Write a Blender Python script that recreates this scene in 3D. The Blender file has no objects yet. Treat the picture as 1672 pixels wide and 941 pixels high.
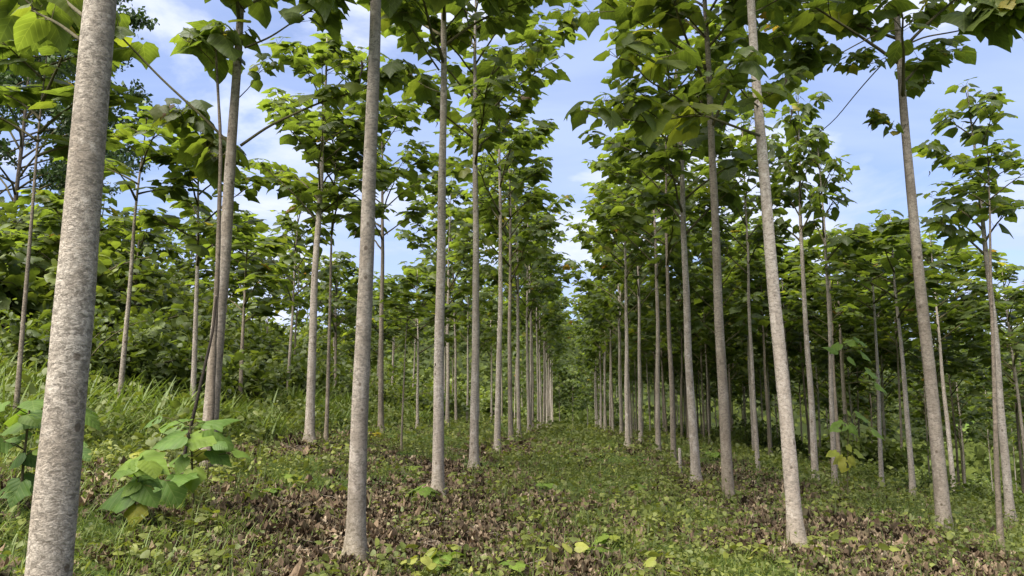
import bpy, math, random
import numpy as np
from mathutils import Vector, Matrix

rng = np.random.default_rng(11)
random.seed(5)
scene = bpy.context.scene
COL = scene.collection
R = math.radians

# ------------------------------------------------------------------ camera
CAM = np.array([0.0, 0.0, 1.6])
PITCH = R(8.5)
F = 1207.0                      # focal length in photo pixels (1672 wide)
cd = bpy.data.cameras.new('camera'); cam = bpy.data.objects.new('camera', cd); COL.objects.link(cam)
cam.location = CAM; cam.rotation_euler = (R(90) + PITCH, 0, 0)
cd.sensor_width = 36; cd.lens = 36 * F / 1672; cd.clip_end = 3000; cd.clip_start = 0.05
scene.camera = cam
FW = np.array([0, math.cos(PITCH), math.sin(PITCH)]); UPV = np.array([0, -math.sin(PITCH), math.cos(PITCH)])

def ray(px, py):
    d = FW * F + np.array([1, 0, 0]) * (px - 836) + UPV * (470.5 - py)
    return d / d[1]

def at(px, py, Y):
    return CAM + ray(px, py) * Y

# ------------------------------------------------------------------ terrain
SL = 0.078
PU = np.array([-140, -60, -30, -20, -14, -11, -8, -5.2, -3.5, -2.15, 0, 1, 2.8, 4.6, 6, 9, 12, 16, 25, 40, 80, 160])
PZ = np.array([24, 18, 11.5, 6.8, 3.5, 2.05, 1.25, 0.75, 0.34, 0.05, 0, 0, -0.13, -0.25, -0.42, -0.85, -1.7, -3.0, -5.2, -7, -8, -8])
LY = np.array([-200, 0, 28, 45, 86, 140, 300, 900]); LZ = np.array([0, 0, 0, -0.3, -1.8, -4, -6, -8])
def _sm(v, X, Z, w):
    return sum(np.interp(v + k * w, X, Z) for k in (-1.5, -1, -.5, 0, .5, 1, 1.5)) / 7
_ph = rng.uniform(0, 6.28, (14, 3)); _dir = rng.normal(size=(14, 2)); _dir /= np.linalg.norm(_dir, axis=1)[:, None]
def wav(x, y, f0, n=7, off=0):
    s = 0
    for i in range(n):
        k = (i + off) % 14
        f = f0 * (1 + .55 * i)
        s = s + np.sin((_dir[k, 0] * x + _dir[k, 1] * y) * f + _ph[k, 0] + .9 * np.sin((_dir[k, 1] * x - _dir[k, 0] * y) * f * .7 + _ph[k, 1])) / (1 + .4 * i)
    return s / 3.0
def G(x, y):
    x = np.asarray(x, float); y = np.asarray(y, float)
    u = x - SL * np.clip(y, -20, 400)
    p = _sm(u, PU, PZ, .45)
    fl = np.interp(y, [0, 12, 40, 90, 200], [1, 1, .62, .55, .8])
    p = np.where(u < -1, p * fl, p)
    lo = _sm(y, LY, LZ, 3.0)
    b = wav(x, y, 1.3, 6) * .035 + wav(x, y, .35, 4, 5) * .06
    return p + lo + b * np.clip((np.abs(x) + np.abs(y)) / 4, 0, 1)
def hit(px, py, y0=3.0, y1=120.0):
    d = ray(px, py)
    ys = np.linspace(y0, y1, 4000)
    P = CAM[None] + d[None] * ys[:, None]
    below = P[:, 2] < G(P[:, 0], P[:, 1])
    i = int(np.argmax(below)) if below.any() else len(ys) - 1
    return P[i]

# ------------------------------------------------------------------ mesh builder
class MB:
    def __init__(s):
        s.V, s.T, s.M, s.UV, s.A, s.n = [], [], [], [], [], 0
    def add(s, V, T, mat=0, uv=None, tone=None):
        V = np.asarray(V, np.float32).reshape(-1, 3); T = np.asarray(T, np.int64).reshape(-1, 3)
        s.V.append(V); s.T.append(T + s.n); s.M.append(np.full(len(T), mat, np.int32))
        s.UV.append(np.zeros((len(V), 2), np.float32) if uv is None else np.asarray(uv, np.float32))
        s.A.append(np.full(len(V), .5, np.float32) if tone is None else np.broadcast_to(np.asarray(tone, np.float32), (len(V),)))
        s.n += len(V)
    def leaves(s, tpl, O, Y, N, size, width=1.0, tone=.5, mat=0):
        """copies of a leaf template: base O, direction Y, upper side N"""
        tv, tt, tu = tpl
        O = np.atleast_2d(np.asarray(O, float)); n = len(O)
        if n == 0: return
        Y = np.broadcast_to(np.asarray(Y, float), (n, 3)); N = np.broadcast_to(np.asarray(N, float), (n, 3))
        Y = Y / np.maximum(np.linalg.norm(Y, axis=1, keepdims=True), 1e-6)
        X = np.cross(Y, N); X = X / np.maximum(np.linalg.norm(X, axis=1, keepdims=True), 1e-6)
        Z = np.cross(X, Y)
        size = np.broadcast_to(np.asarray(size, float), (n,)); width = np.broadcast_to(np.asarray(width, float), (n,))
        tone = np.broadcast_to(np.asarray(tone, float), (n,))
        P = (O[:, None, :] + (tv[None, :, 0:1] * X[:, None] * width[:, None, None] + tv[None, :, 1:2] * Y[:, None] + tv[None, :, 2:3] * Z[:, None]) * size[:, None, None])
        k = len(tv)
        T = (tt[None] + (np.arange(n) * k)[:, None, None]).reshape(-1, 3)
        s.add(P.reshape(-1, 3), T, mat, np.tile(tu, (n, 1)), np.repeat(tone, k))
    def tube(s, pts, rad, sides=6, mat=0, tone=.5, cap=True):
        P = np.asarray(pts, float); rad = np.broadcast_to(np.asarray(rad, float), (len(P),))
        t = np.gradient(P, axis=0); t /= np.maximum(np.linalg.norm(t, axis=1, keepdims=True), 1e-9)
        ref = np.array([0, 0, 1.0]) if abs(t[:, 2]).mean() < .85 else np.array([1.0, 0, 0])
        a = np.cross(t, ref); a /= np.maximum(np.linalg.norm(a, axis=1, keepdims=True), 1e-9); b = np.cross(t, a)
        th = np.arange(sides) * 2 * math.pi / sides
        V = P[:, None] + (np.cos(th)[None, :, None] * a[:, None] + np.sin(th)[None, :, None] * b[:, None]) * rad[:, None, None]
        m = len(P); i = np.arange(m - 1)[:, None] * sides; j = np.arange(sides)[None]; j2 = (j + 1) % sides
        q = np.stack([i + j, i + j2, i + sides + j2, i + sides + j], -1).reshape(-1, 4)
        T = np.concatenate([q[:, [0, 2, 1]], q[:, [0, 3, 2]]])
        V = V.reshape(-1, 3)
        if cap:
            V = np.vstack([V, P[-1] + t[-1] * rad[-1] * .5, P[0]]); e = (m - 1) * sides
            T = np.vstack([T, [[e + k, m * sides, e + (k + 1) % sides] for k in range(sides)], [[k, (k + 1) % sides, m * sides + 1] for k in range(sides)]])
        uv = np.zeros((len(V), 2)); uv[:m * sides, 1] = np.repeat(np.arange(m) / (m - 1), sides)
        s.add(V, T, mat, uv, tone)
    def mesh(s, name, mats, smooth=True):
        V = np.concatenate(s.V); T = np.concatenate(s.T); M = np.concatenate(s.M); U = np.concatenate(s.UV); A = np.concatenate(s.A)
        me = bpy.data.meshes.new(name)
        me.vertices.add(len(V)); me.vertices.foreach_set('co', V.ravel())
        me.loops.add(len(T) * 3); me.loops.foreach_set('vertex_index', T.ravel().astype(np.int32))
        me.polygons.add(len(T)); me.polygons.foreach_set('loop_start', np.arange(0, len(T) * 3, 3, dtype=np.int32))
        me.polygons.foreach_set('loop_total', np.full(len(T), 3, np.int32))
        me.polygons.foreach_set('material_index', M)
        me.update(calc_edges=True)
        me.polygons.foreach_set('use_smooth', np.full(len(T), smooth, bool))
        uvl = me.uv_layers.new(name='UVMap'); uvl.data.foreach_set('uv', U[T.ravel()].ravel())
        at_ = me.attributes.new('tone', 'FLOAT', 'POINT'); at_.data.foreach_set('value', A)
        for m in mats: me.materials.append(m)
        return me
    def obj(s, name, mats, parent=None, smooth=True):
        o = bpy.data.objects.new(name, s.mesh(name, mats, smooth)); COL.objects.link(o)
        if parent is not None: o.parent = parent
        return o

def tag(o, label=None, cat=None, group=None, kind=None):
    if label: o['label'] = label
    if cat: o['category'] = cat
    if group: o['group'] = group
    if kind: o['kind'] = kind
    return o
def empty(name, loc):
    o = bpy.data.objects.new(name, None); o.empty_display_size = .2; COL.objects.link(o); o.location = loc
    return o
def link(name, mesh, parent=None, loc=(0, 0, 0), rz=0, sc=(1, 1, 1)):
    o = bpy.data.objects.new(name, mesh); COL.objects.link(o)
    if parent is not None: o.parent = parent
    o.location = loc; o.rotation_euler = (0, 0, rz); o.scale = sc
    return o

# ------------------------------------------------------------------ leaf templates
def leaf_tpl(side, cols, fold, droop, wave, seed):
    """side: outline of the right half (x, y) from the stalk to the tip"""
    r = np.random.default_rng(seed)
    S = np.array(side, float); n = len(S)
    V, U, idx = [], [], {}
    def zf(x, y):
        return fold * abs(x) ** 1.2 - droop * max(y, 0) ** 2 - droop * .5 * x * x * 4 + wave * math.sin(9 * y + 7 * x + seed) * abs(x)
    for sg in (1, -1):
        jit = 1 + r.normal(0, .05, n)
        for i, (x, y) in enumerate(S):
            for c in range(cols + 1):
                t = c / cols
                my = min(max(y, 0), 1)
                X = sg * x * t * jit[i]; Yv = my + (y - my) * t + (.06 * t * (1 - t) if 0 < i < n - 1 else 0)
                idx[(sg, i, c)] = len(V); V.append((X, Yv, zf(X, Yv))); U.append((X + .5, Yv))
    T = []
    for sg in (1, -1):
        for i in range(n - 1):
            for c in range(cols):
                a, b, c2, d = idx[(sg, i, c)], idx[(sg, i, c + 1)], idx[(sg, i + 1, c + 1)], idx[(sg, i + 1, c)]
                for t3 in ((a, b, c2), (a, c2, d)):
                    p = [np.array(V[k]) for k in t3]
                    if np.linalg.norm(np.cross(p[1] - p[0], p[2] - p[0])) > 1e-6:
                        T.append(t3 if sg > 0 else t3[::-1])
    return np.array(V), np.array(T), np.array(U)
HEART = [(0, 0), (.16, -.13), (.36, -.10), (.50, .08), (.52, .28), (.46, .48), (.33, .68), (.17, .85), (0, 1.02)]
LOBED = [(0, 0), (.15, -.15), (.38, -.12), (.50, .06), (.54, .22), (.60, .40), (.46, .48), (.36, .60), (.22, .78), (0, 1.06)]
LOBE5 = [(0, 0), (.14, -.16), (.40, -.15), (.48, -.02), (.56, .09), (.52, .22), (.62, .42), (.44, .50), (.31, .68), (.14, .84), (0, 1.08)]
def eaten(tpl, k, seed):
    r = np.random.default_rng(seed); tv, tt, tu = tpl; keep = np.ones(len(tt), bool)
    c = tv[tt].mean(1)
    for _ in range(k):
        p = np.array([r.uniform(-.35, .35), r.uniform(.0, .7)]); keep &= np.linalg.norm(c[:, :2] - p, axis=1) > r.uniform(.05, .10)
    return tv, tt[keep], tu
BIG = [leaf_tpl(HEART, 3, .06, .20, .08, 1), leaf_tpl(LOBED, 3, -.10, .24, .10, 2), leaf_tpl(LOBE5, 3, .10, .30, .10, 3), leaf_tpl(LOBED, 3, .12, .10, .12, 4),
       leaf_tpl(HEART, 3, -.16, .34, .12, 5), eaten(leaf_tpl(LOBED, 3, .06, .2, .10, 6), 4, 1), eaten(leaf_tpl(HEART, 3, -.08, .26, .10, 7), 3, 2)]
EAR = [(0, 0), (.2, .12), (.3, .35), (.22, .65), (0, 1)]
SMALL = [leaf_tpl(EAR, 1, .25, .25, 0, 1), leaf_tpl([(0, 0), (.3, .05), (.42, .35), (.25, .7), (0, 1)], 1, .15, .3, 0, 2)]
TINY = leaf_tpl([(0, 0), (.28, .4), (0, 1)], 1, .2, .2, 0, 1)
def blade_tpl(curve):
    ys = np.array([0, .3, .6, .85, 1.0]); w = np.array([.030, .034, .026, .014, 0])
    V, T = [], []
    ang = ys * curve; yy = np.concatenate([[0], np.cumsum(np.diff(ys) * np.cos((ang[1:] + ang[:-1]) / 2))]); zz = -np.concatenate([[0], np.cumsum(np.diff(ys) * np.sin((ang[1:] + ang[:-1]) / 2))])
    for i in range(5):
        V += [(-w[i], yy[i], zz[i]), (w[i], yy[i], zz[i])]
    for i in range(4):
        a = 2 * i
        T += [(a, a + 1, a + 3), (a, a + 3, a + 2)] if i < 3 else [(a, a + 1, a + 2)]
    V = np.array(V); return V, np.array(T), np.stack([V[:, 0] + .5, V[:, 1]], 1)
BLADE = [blade_tpl(.7), blade_tpl(1.4), blade_tpl(2.1)]

# ------------------------------------------------------------------ materials
def nodes(name):
    m = bpy.data.materials.new(name); m.use_nodes = True
    nt = m.node_tree; nt.nodes.clear()
    out = nt.nodes.new('ShaderNodeOutputMaterial')
    return m, nt, out
def N(nt, t, **kw):
    n = nt.nodes.new(t)
    for k, v in kw.items():
        if k.startswith('i_'):
            n.inputs[k[2:].replace('_', ' ')].default_value = v
        else: setattr(n, k, v)
    return n
def math_(nt, op, a, b=None, c=None, clamp=False):
    n = nt.nodes.new('ShaderNodeMath'); n.operation = op; n.use_clamp = clamp
    for i, v in enumerate((a, b, c)):
        if v is None: continue
        if isinstance(v, (int, float)): n.inputs[i].default_value = v
        else: nt.links.new(v, n.inputs[i])
    return n.outputs[0]
def mixc(nt, fac, a, b, mode='MIX'):
    n = nt.nodes.new('ShaderNodeMix'); n.data_type = 'RGBA'; n.blend_type = mode
    for s, v in ((n.inputs[0], fac), (n.inputs[6], a), (n.inputs[7], b)):
        if isinstance(v, (int, float)): s.default_value = v
        elif isinstance(v, tuple): s.default_value = v + (1,) if len(v) == 3 else v
        else: nt.links.new(v, s)
    return n.outputs[2]
def ramp(nt, fac, stops):
    n = nt.nodes.new('ShaderNodeValToRGB'); nt.links.new(fac, n.inputs[0])
    e = n.color_ramp.elements
    while len(e) < len(stops): e.new(.5)
    for k, (p, c) in zip(e, stops):
        k.position = p; k.color = (c + (1,)) if isinstance(c, tuple) else (c, c, c, 1)
    return n.outputs[0]

def leaf_mat(name, stops, tr=.4, trcol=(1.5, 1.55, .7), rough=.45, spec=.35, veins=False, objvar=.08, under=.25):
    m, nt, out = nodes(name); L = nt.links.new
    a = N(nt, 'ShaderNodeAttribute', attribute_name='tone').outputs['Fac']
    oi = N(nt, 'ShaderNodeObjectInfo').outputs['Random']
    f = math_(nt, 'ADD', a, math_(nt, 'MULTIPLY', math_(nt, 'SUBTRACT', oi, .5), objvar), clamp=True)
    col = ramp(nt, f, stops)
    geo = N(nt, 'ShaderNodeNewGeometry')
    pn = N(nt, 'ShaderNodeTexNoise', i_Scale=9.0, i_Detail=2.0)
    L(geo.outputs['Position'], pn.inputs['Vector'])
    col = mixc(nt, 1.0, col, ramp(nt, pn.outputs['Fac'], [(.3, .78), (.7, 1.15)]), 'MULTIPLY')
    bump = None
    if veins:
        uv = N(nt, 'ShaderNodeUVMap', uv_map='UVMap').outputs[0]
        sp = N(nt, 'ShaderNodeSeparateXYZ'); L(uv, sp.inputs[0])
        ax = math_(nt, 'ABSOLUTE', math_(nt, 'SUBTRACT', sp.outputs[0], .5))
        mid = math_(nt, 'LESS_THAN', ax, .012)
        w = math_(nt, 'FRACT', math_(nt, 'MULTIPLY', math_(nt, 'SUBTRACT', sp.outputs[1], math_(nt, 'MULTIPLY', ax, .95)), 4.6))
        lat = math_(nt, 'LESS_THAN', math_(nt, 'ABSOLUTE', math_(nt, 'SUBTRACT', w, .5)), .055)
        v = math_(nt, 'MAXIMUM', mid, lat)
        col = mixc(nt, math_(nt, 'MULTIPLY', v, .42), col, (.16, .20, .06) if 'dry' not in name else (.05, .035, .025))
        bump = N(nt, 'ShaderNodeBump', i_Strength=.35, i_Distance=.01)
        soft = math_(nt, 'ABSOLUTE', math_(nt, 'SUBTRACT', w, .5))
        L(soft, bump.inputs['Height'])
    base = mixc(nt, math_(nt, 'MULTIPLY', geo.outputs['Backfacing'], under), col, (.12, .16, .07))
    p = N(nt, 'ShaderNodeBsdfPrincipled', i_Roughness=rough); p.inputs['Specular IOR Level'].default_value = spec
    L(base, p.inputs['Base Color'])
    t = N(nt, 'ShaderNodeBsdfTranslucent')
    L(mixc(nt, 1.0, col, trcol, 'MULTIPLY'), t.inputs['Color'])
    if bump: L(bump.outputs[0], p.inputs['Normal'])
    mx = N(nt, 'ShaderNodeMixShader'); mx.inputs[0].default_value = tr
    L(p.outputs[0], mx.inputs[1]); L(t.outputs[0], mx.inputs[2]); L(mx.outputs[0], out.inputs['Surface'])
    return m
GREEN = [(0, (.042, .060, .017)), (.35, (.064, .090, .023)), (.7, (.086, .116, .028)), (.9, (.14, .155, .03)), (.97, (.21, .17, .03)), (1, (.16, .085, .035))]
M_leaf = leaf_mat('paulownia_leaf', GREEN, .56, (1.95, 1.95, .65), .5, .42, True)
M_big = leaf_mat('sapling_leaf', [(0, (.038, .078, .022)), (.4, (.068, .122, .022)), (.75, (.12, .175, .028)), (1, (.20, .17, .03))], .42, (1.5, 1.5, .7), .6, .22, True, .05)
M_bright = leaf_mat('bright_sapling_leaf', [(0, (.05, .10, .02)), (.4, (.085, .15, .024)), (.75, (.14, .21, .03)), (1, (.26, .24, .03))], .4, (1.5, 1.5, .7), .55, .25, True, .05)
M_bush = leaf_mat('shrub_leaf', [(0, (.045, .066, .014)), (.5, (.092, .122, .024)), (1, (.16, .19, .04))], .45, (1.6, 1.6, .65), .5, .35, False, .55)
M_fine = leaf_mat('fine_leaf', [(0, (.028, .05, .014)), (1, (.07, .11, .03))], .3, (1.3, 1.4, .7))
M_weed = leaf_mat('weed_leaf', [(0, (.065, .088, .02)), (.5, (.132, .150, .034)), (.85, (.20, .22, .042)), (1, (.27, .27, .06))], .35, (1.5, 1.5, .7), .5, .3)
M_grass = leaf_mat('grass_blade', [(0, (.06, .09, .016)), (.5, (.11, .155, .026)), (.9, (.18, .215, .05)), (1, (.27, .23, .11))], .35, (1.4, 1.4, .7), .5, .3)
M_dry = leaf_mat('dry_leaf', [(0, (.032, .022, .013)), (.4, (.105, .072, .044)), (.75, (.20, .142, .09)), (1, (.38, .30, .21))], .1, (1.2, 1, .8), .8, .15, True, .0, .1)
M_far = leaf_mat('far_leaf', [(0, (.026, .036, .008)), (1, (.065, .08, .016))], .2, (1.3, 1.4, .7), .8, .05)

def bark_mat(name, c_lo, c_mid, c_hi, dark, stain=(.16, .13, .06), scale=1.0, bumpd=.02, fleck=.5):
    m, nt, out = nodes(name); L = nt.links.new
    geo = N(nt, 'ShaderNodeNewGeometry')
    def mapped(s):
        mp = N(nt, 'ShaderNodeMapping'); mp.inputs['Scale'].default_value = s; L(geo.outputs['Position'], mp.inputs['Vector']); return mp.outputs[0]
    n1 = N(nt, 'ShaderNodeTexNoise', i_Scale=3.0 * scale, i_Detail=5.0, i_Roughness=.65); L(mapped((1, 1, .6)), n1.inputs['Vector'])
    n2 = N(nt, 'ShaderNodeTexNoise', i_Scale=22.0 * scale, i_Detail=4.0, i_Roughness=.6, i_Distortion=.9); L(mapped((1, 1, 1.9)), n2.inputs['Vector'])
    n3 = N(nt, 'ShaderNodeTexNoise', i_Scale=75.0 * scale, i_Detail=3.0, i_Roughness=.7); L(mapped((1, 1, 1.8)), n3.inputs['Vector'])
    vo = N(nt, 'ShaderNodeTexVoronoi', i_Scale=24.0 * scale, feature='DISTANCE_TO_EDGE')
    wv = N(nt, 'ShaderNodeVectorMath', operation='ADD'); sc = N(nt, 'ShaderNodeVectorMath', operation='SCALE'); sc.inputs['Scale'].default_value = .14
    L(n2.outputs['Color'], sc.inputs[0]); L(mapped((1, 1, 1.7)), wv.inputs[0]); L(sc.outputs[0], wv.inputs[1]); L(wv.outputs[0], vo.inputs['Vector'])
    col = ramp(nt, n1.outputs['Fac'], [(.28, c_lo), (.5, c_mid), (.72, c_hi)])
    col = mixc(nt, ramp(nt, n2.outputs['Fac'], [(.40, .75), (.53, 0.0)]), col, tuple(.42 * x for x in c_mid))
    col = mixc(nt, ramp(nt, n3.outputs['Fac'], [(.60, 0.0), (.74, .5)]), col, tuple(min(1, 1.35 * x) for x in c_hi))
    crack = ramp(nt, vo.outputs['Distance'], [(0, .75), (.07, 0.0)])
    gate = ramp(nt, n1.outputs['Fac'], [(.42, .25), (.6, 1.0)])
    col = mixc(nt, math_(nt, 'MULTIPLY', math_(nt, 'MULTIPLY', crack, gate), fleck), col, dark)
    li = N(nt, 'ShaderNodeTexNoise', i_Scale=7.0 * scale, i_Detail=6.0, i_Roughness=.75); L(mapped((1, 1, .9)), li.inputs['Vector'])
    col = mixc(nt, ramp(nt, li.outputs['Fac'], [(.55, 0.0), (.66, .6)]), col, tuple(1.18 * x for x in c_hi))
    sk = N(nt, 'ShaderNodeTexNoise', i_Scale=11.0 * scale, i_Detail=4.0, i_Roughness=.6); L(mapped((1, 1, .10)), sk.inputs['Vector'])
    col = mixc(nt, ramp(nt, sk.outputs['Fac'], [(.54, 0.0), (.70, .5)]), col, tuple(.62 * x for x in c_lo))
    vs = N(nt, 'ShaderNodeTexVoronoi', i_Scale=5.5 * scale); L(mapped((1, 1, .8)), vs.inputs['Vector'])
    col = mixc(nt, ramp(nt, vs.outputs['Distance'], [(.09, .8), (.13, 0.0)]), col, dark)
    a = N(nt, 'ShaderNodeAttribute', attribute_name='tone').outputs['Fac']    # 0..1: stain of soil and algae near the root
    sn = math_(nt, 'MULTIPLY', a, ramp(nt, n1.outputs['Fac'], [(.3, .3), (.6, 1.0)]))
    col = mixc(nt, sn, col, stain)
    oi = N(nt, 'ShaderNodeObjectInfo').outputs['Random']
    col = mixc(nt, 1.0, col, ramp(nt, oi, [(0, (.70, .67, .62)), (.5, (.95, .94, .92)), (1, (1.14, 1.12, 1.10))]), 'MULTIPLY')
    p = N(nt, 'ShaderNodeBsdfPrincipled', i_Roughness=.85); p.inputs['Specular IOR Level'].default_value = .2
    L(col, p.inputs['Base Color'])
    h = math_(nt, 'ADD', math_(nt, 'MULTIPLY', n2.outputs['Fac'], .7), math_(nt, 'ADD', math_(nt, 'MULTIPLY', n3.outputs['Fac'], .35), math_(nt, 'MULTIPLY', crack, -.35)))
    b = N(nt, 'ShaderNodeBump', i_Strength=.7, i_Distance=bumpd); L(h, b.inputs['Height']); L(b.outputs[0], p.inputs['Normal'])
    L(p.outputs[0], out.inputs['Surface'])
    return m
M_bark = bark_mat('pale_bark', (.225, .185, .15), (.345, .298, .252), (.46, .415, .37), (.085, .062, .045), fleck=.75)
M_bark2 = bark_mat('grey_brown_bark', (.13, .105, .08), (.20, .165, .13), (.28, .235, .19), (.05, .04, .03))
M_darkbark = bark_mat('charred_bark', (.018, .014, .011), (.035, .027, .02), (.06, .05, .04), (.01, .008, .006))
M_twig = bark_mat('twig', (.06, .055, .03), (.085, .08, .042), (.11, .10, .06), (.04, .03, .02), bumpd=.004)
def plain(name, c, rough=.7):
    m, nt, out = nodes(name); L = nt.links.new
    geo = N(nt, 'ShaderNodeNewGeometry'); n1 = N(nt, 'ShaderNodeTexNoise', i_Scale=30.0, i_Detail=3.0); L(geo.outputs['Position'], n1.inputs['Vector'])
    p = N(nt, 'ShaderNodeBsdfPrincipled', i_Roughness=rough); p.inputs['Specular IOR Level'].default_value = .08
    L(mixc(nt, n1.outputs['Fac'], tuple(.6 * x for x in c), tuple(1.3 * x for x in c)), p.inputs['Base Color']); L(p.outputs[0], out.inputs['Surface'])
    return m
M_scar = plain('scar_wood', (.03, .022, .016))
M_stem = plain('green_stem', (.07, .06, .03))
M_yellow = leaf_mat('yellow_leaf', [(0, (.45, .36, .03)), (1, (.6, .48, .04))], .3, (1, 1, 1), .5, .3)

def ground_mat():
    m, nt, out = nodes('forest_floor'); L = nt.links.new
    geo = N(nt, 'ShaderNodeNewGeometry')
    def nz(s, d=5, r=.6):
        n = N(nt, 'ShaderNodeTexNoise', i_Scale=s, i_Detail=float(d), i_Roughness=r); L(geo.outputs['Position'], n.inputs['Vector']); return n.outputs['Fac']
    a = N(nt, 'ShaderNodeAttribute', attribute_name='tone').outputs['Fac']     # 1 = leaf litter, 0 = green
    n1, n2, n3 = nz(1.1), nz(7), nz(38, 4, .7)
    soil = mixc(nt, n2, (.035, .026, .019), (.115, .086, .066)); soil = mixc(nt, ramp(nt, n3, [(.5, 0.0), (.7, .6)]), soil, (.19, .15, .125))
    gr = mixc(nt, n2, (.030, .055, .012), (.075, .11, .025)); gr = mixc(nt, ramp(nt, n3, [(.5, 0.0), (.7, .6)]), gr, (.12, .15, .045))
    f = math_(nt, 'ADD', a, math_(nt, 'MULTIPLY', math_(nt, 'SUBTRACT', n1, .5), 1.3), clamp=True)
    col = mixc(nt, ramp(nt, f, [(.35, 0.0), (.6, 1.0)]), gr, soil)
    p = N(nt, 'ShaderNodeBsdfPrincipled', i_Roughness=.95); p.inputs['Specular IOR Level'].default_value = .1
    L(col, p.inputs['Base Color'])
    b = N(nt, 'ShaderNodeBump', i_Strength=.8, i_Distance=.05); L(math_(nt, 'ADD', n2, math_(nt, 'MULTIPLY', n3, .5)), b.inputs['Height']); L(b.outputs[0], p.inputs['Normal'])
    L(p.outputs[0], out.inputs['Surface'])
    return m
M_ground = ground_mat()

# ------------------------------------------------------------------ litter map (where brown leaves lie)
ROWS_U = (-5.2, -2.15, 2.8, 4.9, 8.6)
PATCH = [hit(*p) for p in [(480, 870), (560, 905), (720, 850), (640, 850), (850, 860), (1320, 830), (1420, 890), (1500, 900), (760, 790), (1230, 780), (40, 800), (540, 725), (880, 600 + 130)]]
def litter(x, y):
    u = x - SL * y
    d = np.min([np.abs(u - r) for r in ROWS_U], axis=0)
    v = .15 + .33 * np.exp(-(d / 1.0) ** 2)
    for p in PATCH:
        s = .035 * p[1] + .25
        v = v + .38 * np.exp(-(((x - p[0]) / (2.2 * s)) ** 2 + ((y - p[1]) / (3.0 * s)) ** 2))
    v = v + .42 * wav(x, y, 1.6, 8, 3) * np.interp(u, [-7, -4, 3, 9], [.3, 1, 1, 1])
    v = v - np.interp(u, [-12, -7, -5, -2, 0, 1.2, 2.2, 3.5, 5, 7], [.6, .5, .2, .0, .0, .04, .0, .05, .15, .1])
    return np.clip(v, 0, 1)

# ------------------------------------------------------------------ ground sheet and far hills
def axis(near, far, n):
    t = np.linspace(-1, 1, n); return np.sign(t) * (np.abs(t) * near + (np.abs(t) ** 5) * far)
gx = axis(34, 1500, 340); gy = np.concatenate([[-1500, -700, -300, -120, -50, -20, -8], np.linspace(-3, 16, 150), np.linspace(16.2, 60, 130), 60 + 1900 * np.linspace(.004, 1, 60) ** 2])
XX, YY = np.meshgrid(gx, gy); ZZ = G(XX, YY)
nx_, ny_ = len(gx), len(gy)
ii = (np.arange(ny_ - 1)[:, None] * nx_ + np.arange(nx_ - 1)[None]).ravel()
g = MB(); T = np.concatenate([np.stack([ii, ii + 1, ii + nx_ + 1], 1), np.stack([ii, ii + nx_ + 1, ii + nx_], 1)])
g.add(np.stack([XX, YY, ZZ], -1).reshape(-1, 3), T, 0, None, (litter(XX, YY) * 1.1).ravel())
tag(g.obj('ground', [M_ground]), kind='structure')

hx = np.linspace(-520, 620, 150); hy = np.linspace(190, 620, 50)
HX, HY = np.meshgrid(hx, hy)
HZ = -22 + 14 * np.clip((HY - 190) / 20, 0, 1) + np.clip((HY - 190) / 150, 0, 1) ** .8 * (34 + 9 * wav(HX, HY, .012, 5) + 14 * np.exp(-((HX + 20) / 60) ** 2)) + 1.6 * wav(HX, HY, .25, 7)
h = MB(); n2 = len(hx); ii = (np.arange(len(hy) - 1)[:, None] * n2 + np.arange(n2 - 1)[None]).ravel()
h.add(np.stack([HX, HY, HZ], -1).reshape(-1, 3), np.concatenate([np.stack([ii, ii + 1, ii + n2 + 1], 1), np.stack([ii, ii + n2 + 1, ii + n2], 1)]))
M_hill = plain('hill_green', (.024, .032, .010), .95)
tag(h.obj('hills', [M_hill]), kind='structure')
# woods on the hills: leaf clumps, one mass
fw = MB()
k = 42000
wx = rng.uniform(-420, 500, k); wy = rng.uniform(195, 400, k)
wz = -8 + np.clip((wy - 190) / 150, 0, 1) ** .8 * (34 + 9 * wav(wx, wy, .012, 5) + 14 * np.exp(-((wx + 20) / 60) ** 2)) + 1.6 * wav(wx, wy, .25, 7)
O = np.stack([wx, wy, wz + 1], 1)
O[:, 2] += 1.5 * wav(wx, wy, .5, 6, 4)
for q in range(3):
    O2 = O + rng.normal(0, 1.3, O.shape); Yd = rng.normal(size=O.shape); Yd[:, 2] -= .4
    fw.leaves(TINY, O2, Yd, rng.normal(size=O.shape) + [0, -.6, 1.2], rng.uniform(.9, 2.2, k), 1.5, np.clip(.5 + .35 * wav(wx, wy, .25, 6, 2) + rng.normal(0, .15, k), 0, 1))
k = 26000; wx = rng.uniform(-150, 240, k); wy = rng.uniform(86, 205, k); uu = wx - SL * wy
kk = (wy > 114) | (uu > 14) | (uu < -20); wx, wy = wx[kk], wy[kk]; k = len(wx); O = np.stack([wx, wy, G(wx, wy)], 1); top_ = 3.2 + 2.2 * wav(wx, wy, .3, 6, 3)
for q in range(3):
    O2 = O + np.stack([rng.normal(0, .8, k), rng.normal(0, .8, k), rng.random(k) ** .7 * np.maximum(top_, .8)], 1); Yd = rng.normal(size=O.shape); Yd[:, 2] -= .4
    fw.leaves(TINY, O2, Yd, rng.normal(size=O.shape) + [0, -.4, 1.2], rng.uniform(.6, 1.4, k), 1.5, np.clip(.5 + .35 * wav(wx, wy, .25, 6, 2) + rng.normal(0, .15, k), 0, 1))
tag(fw.obj('woodland', [M_far]), 'dark undergrowth and wooded hillside beyond the far end of the plantation', 'woodland', None, 'stuff')

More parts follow.
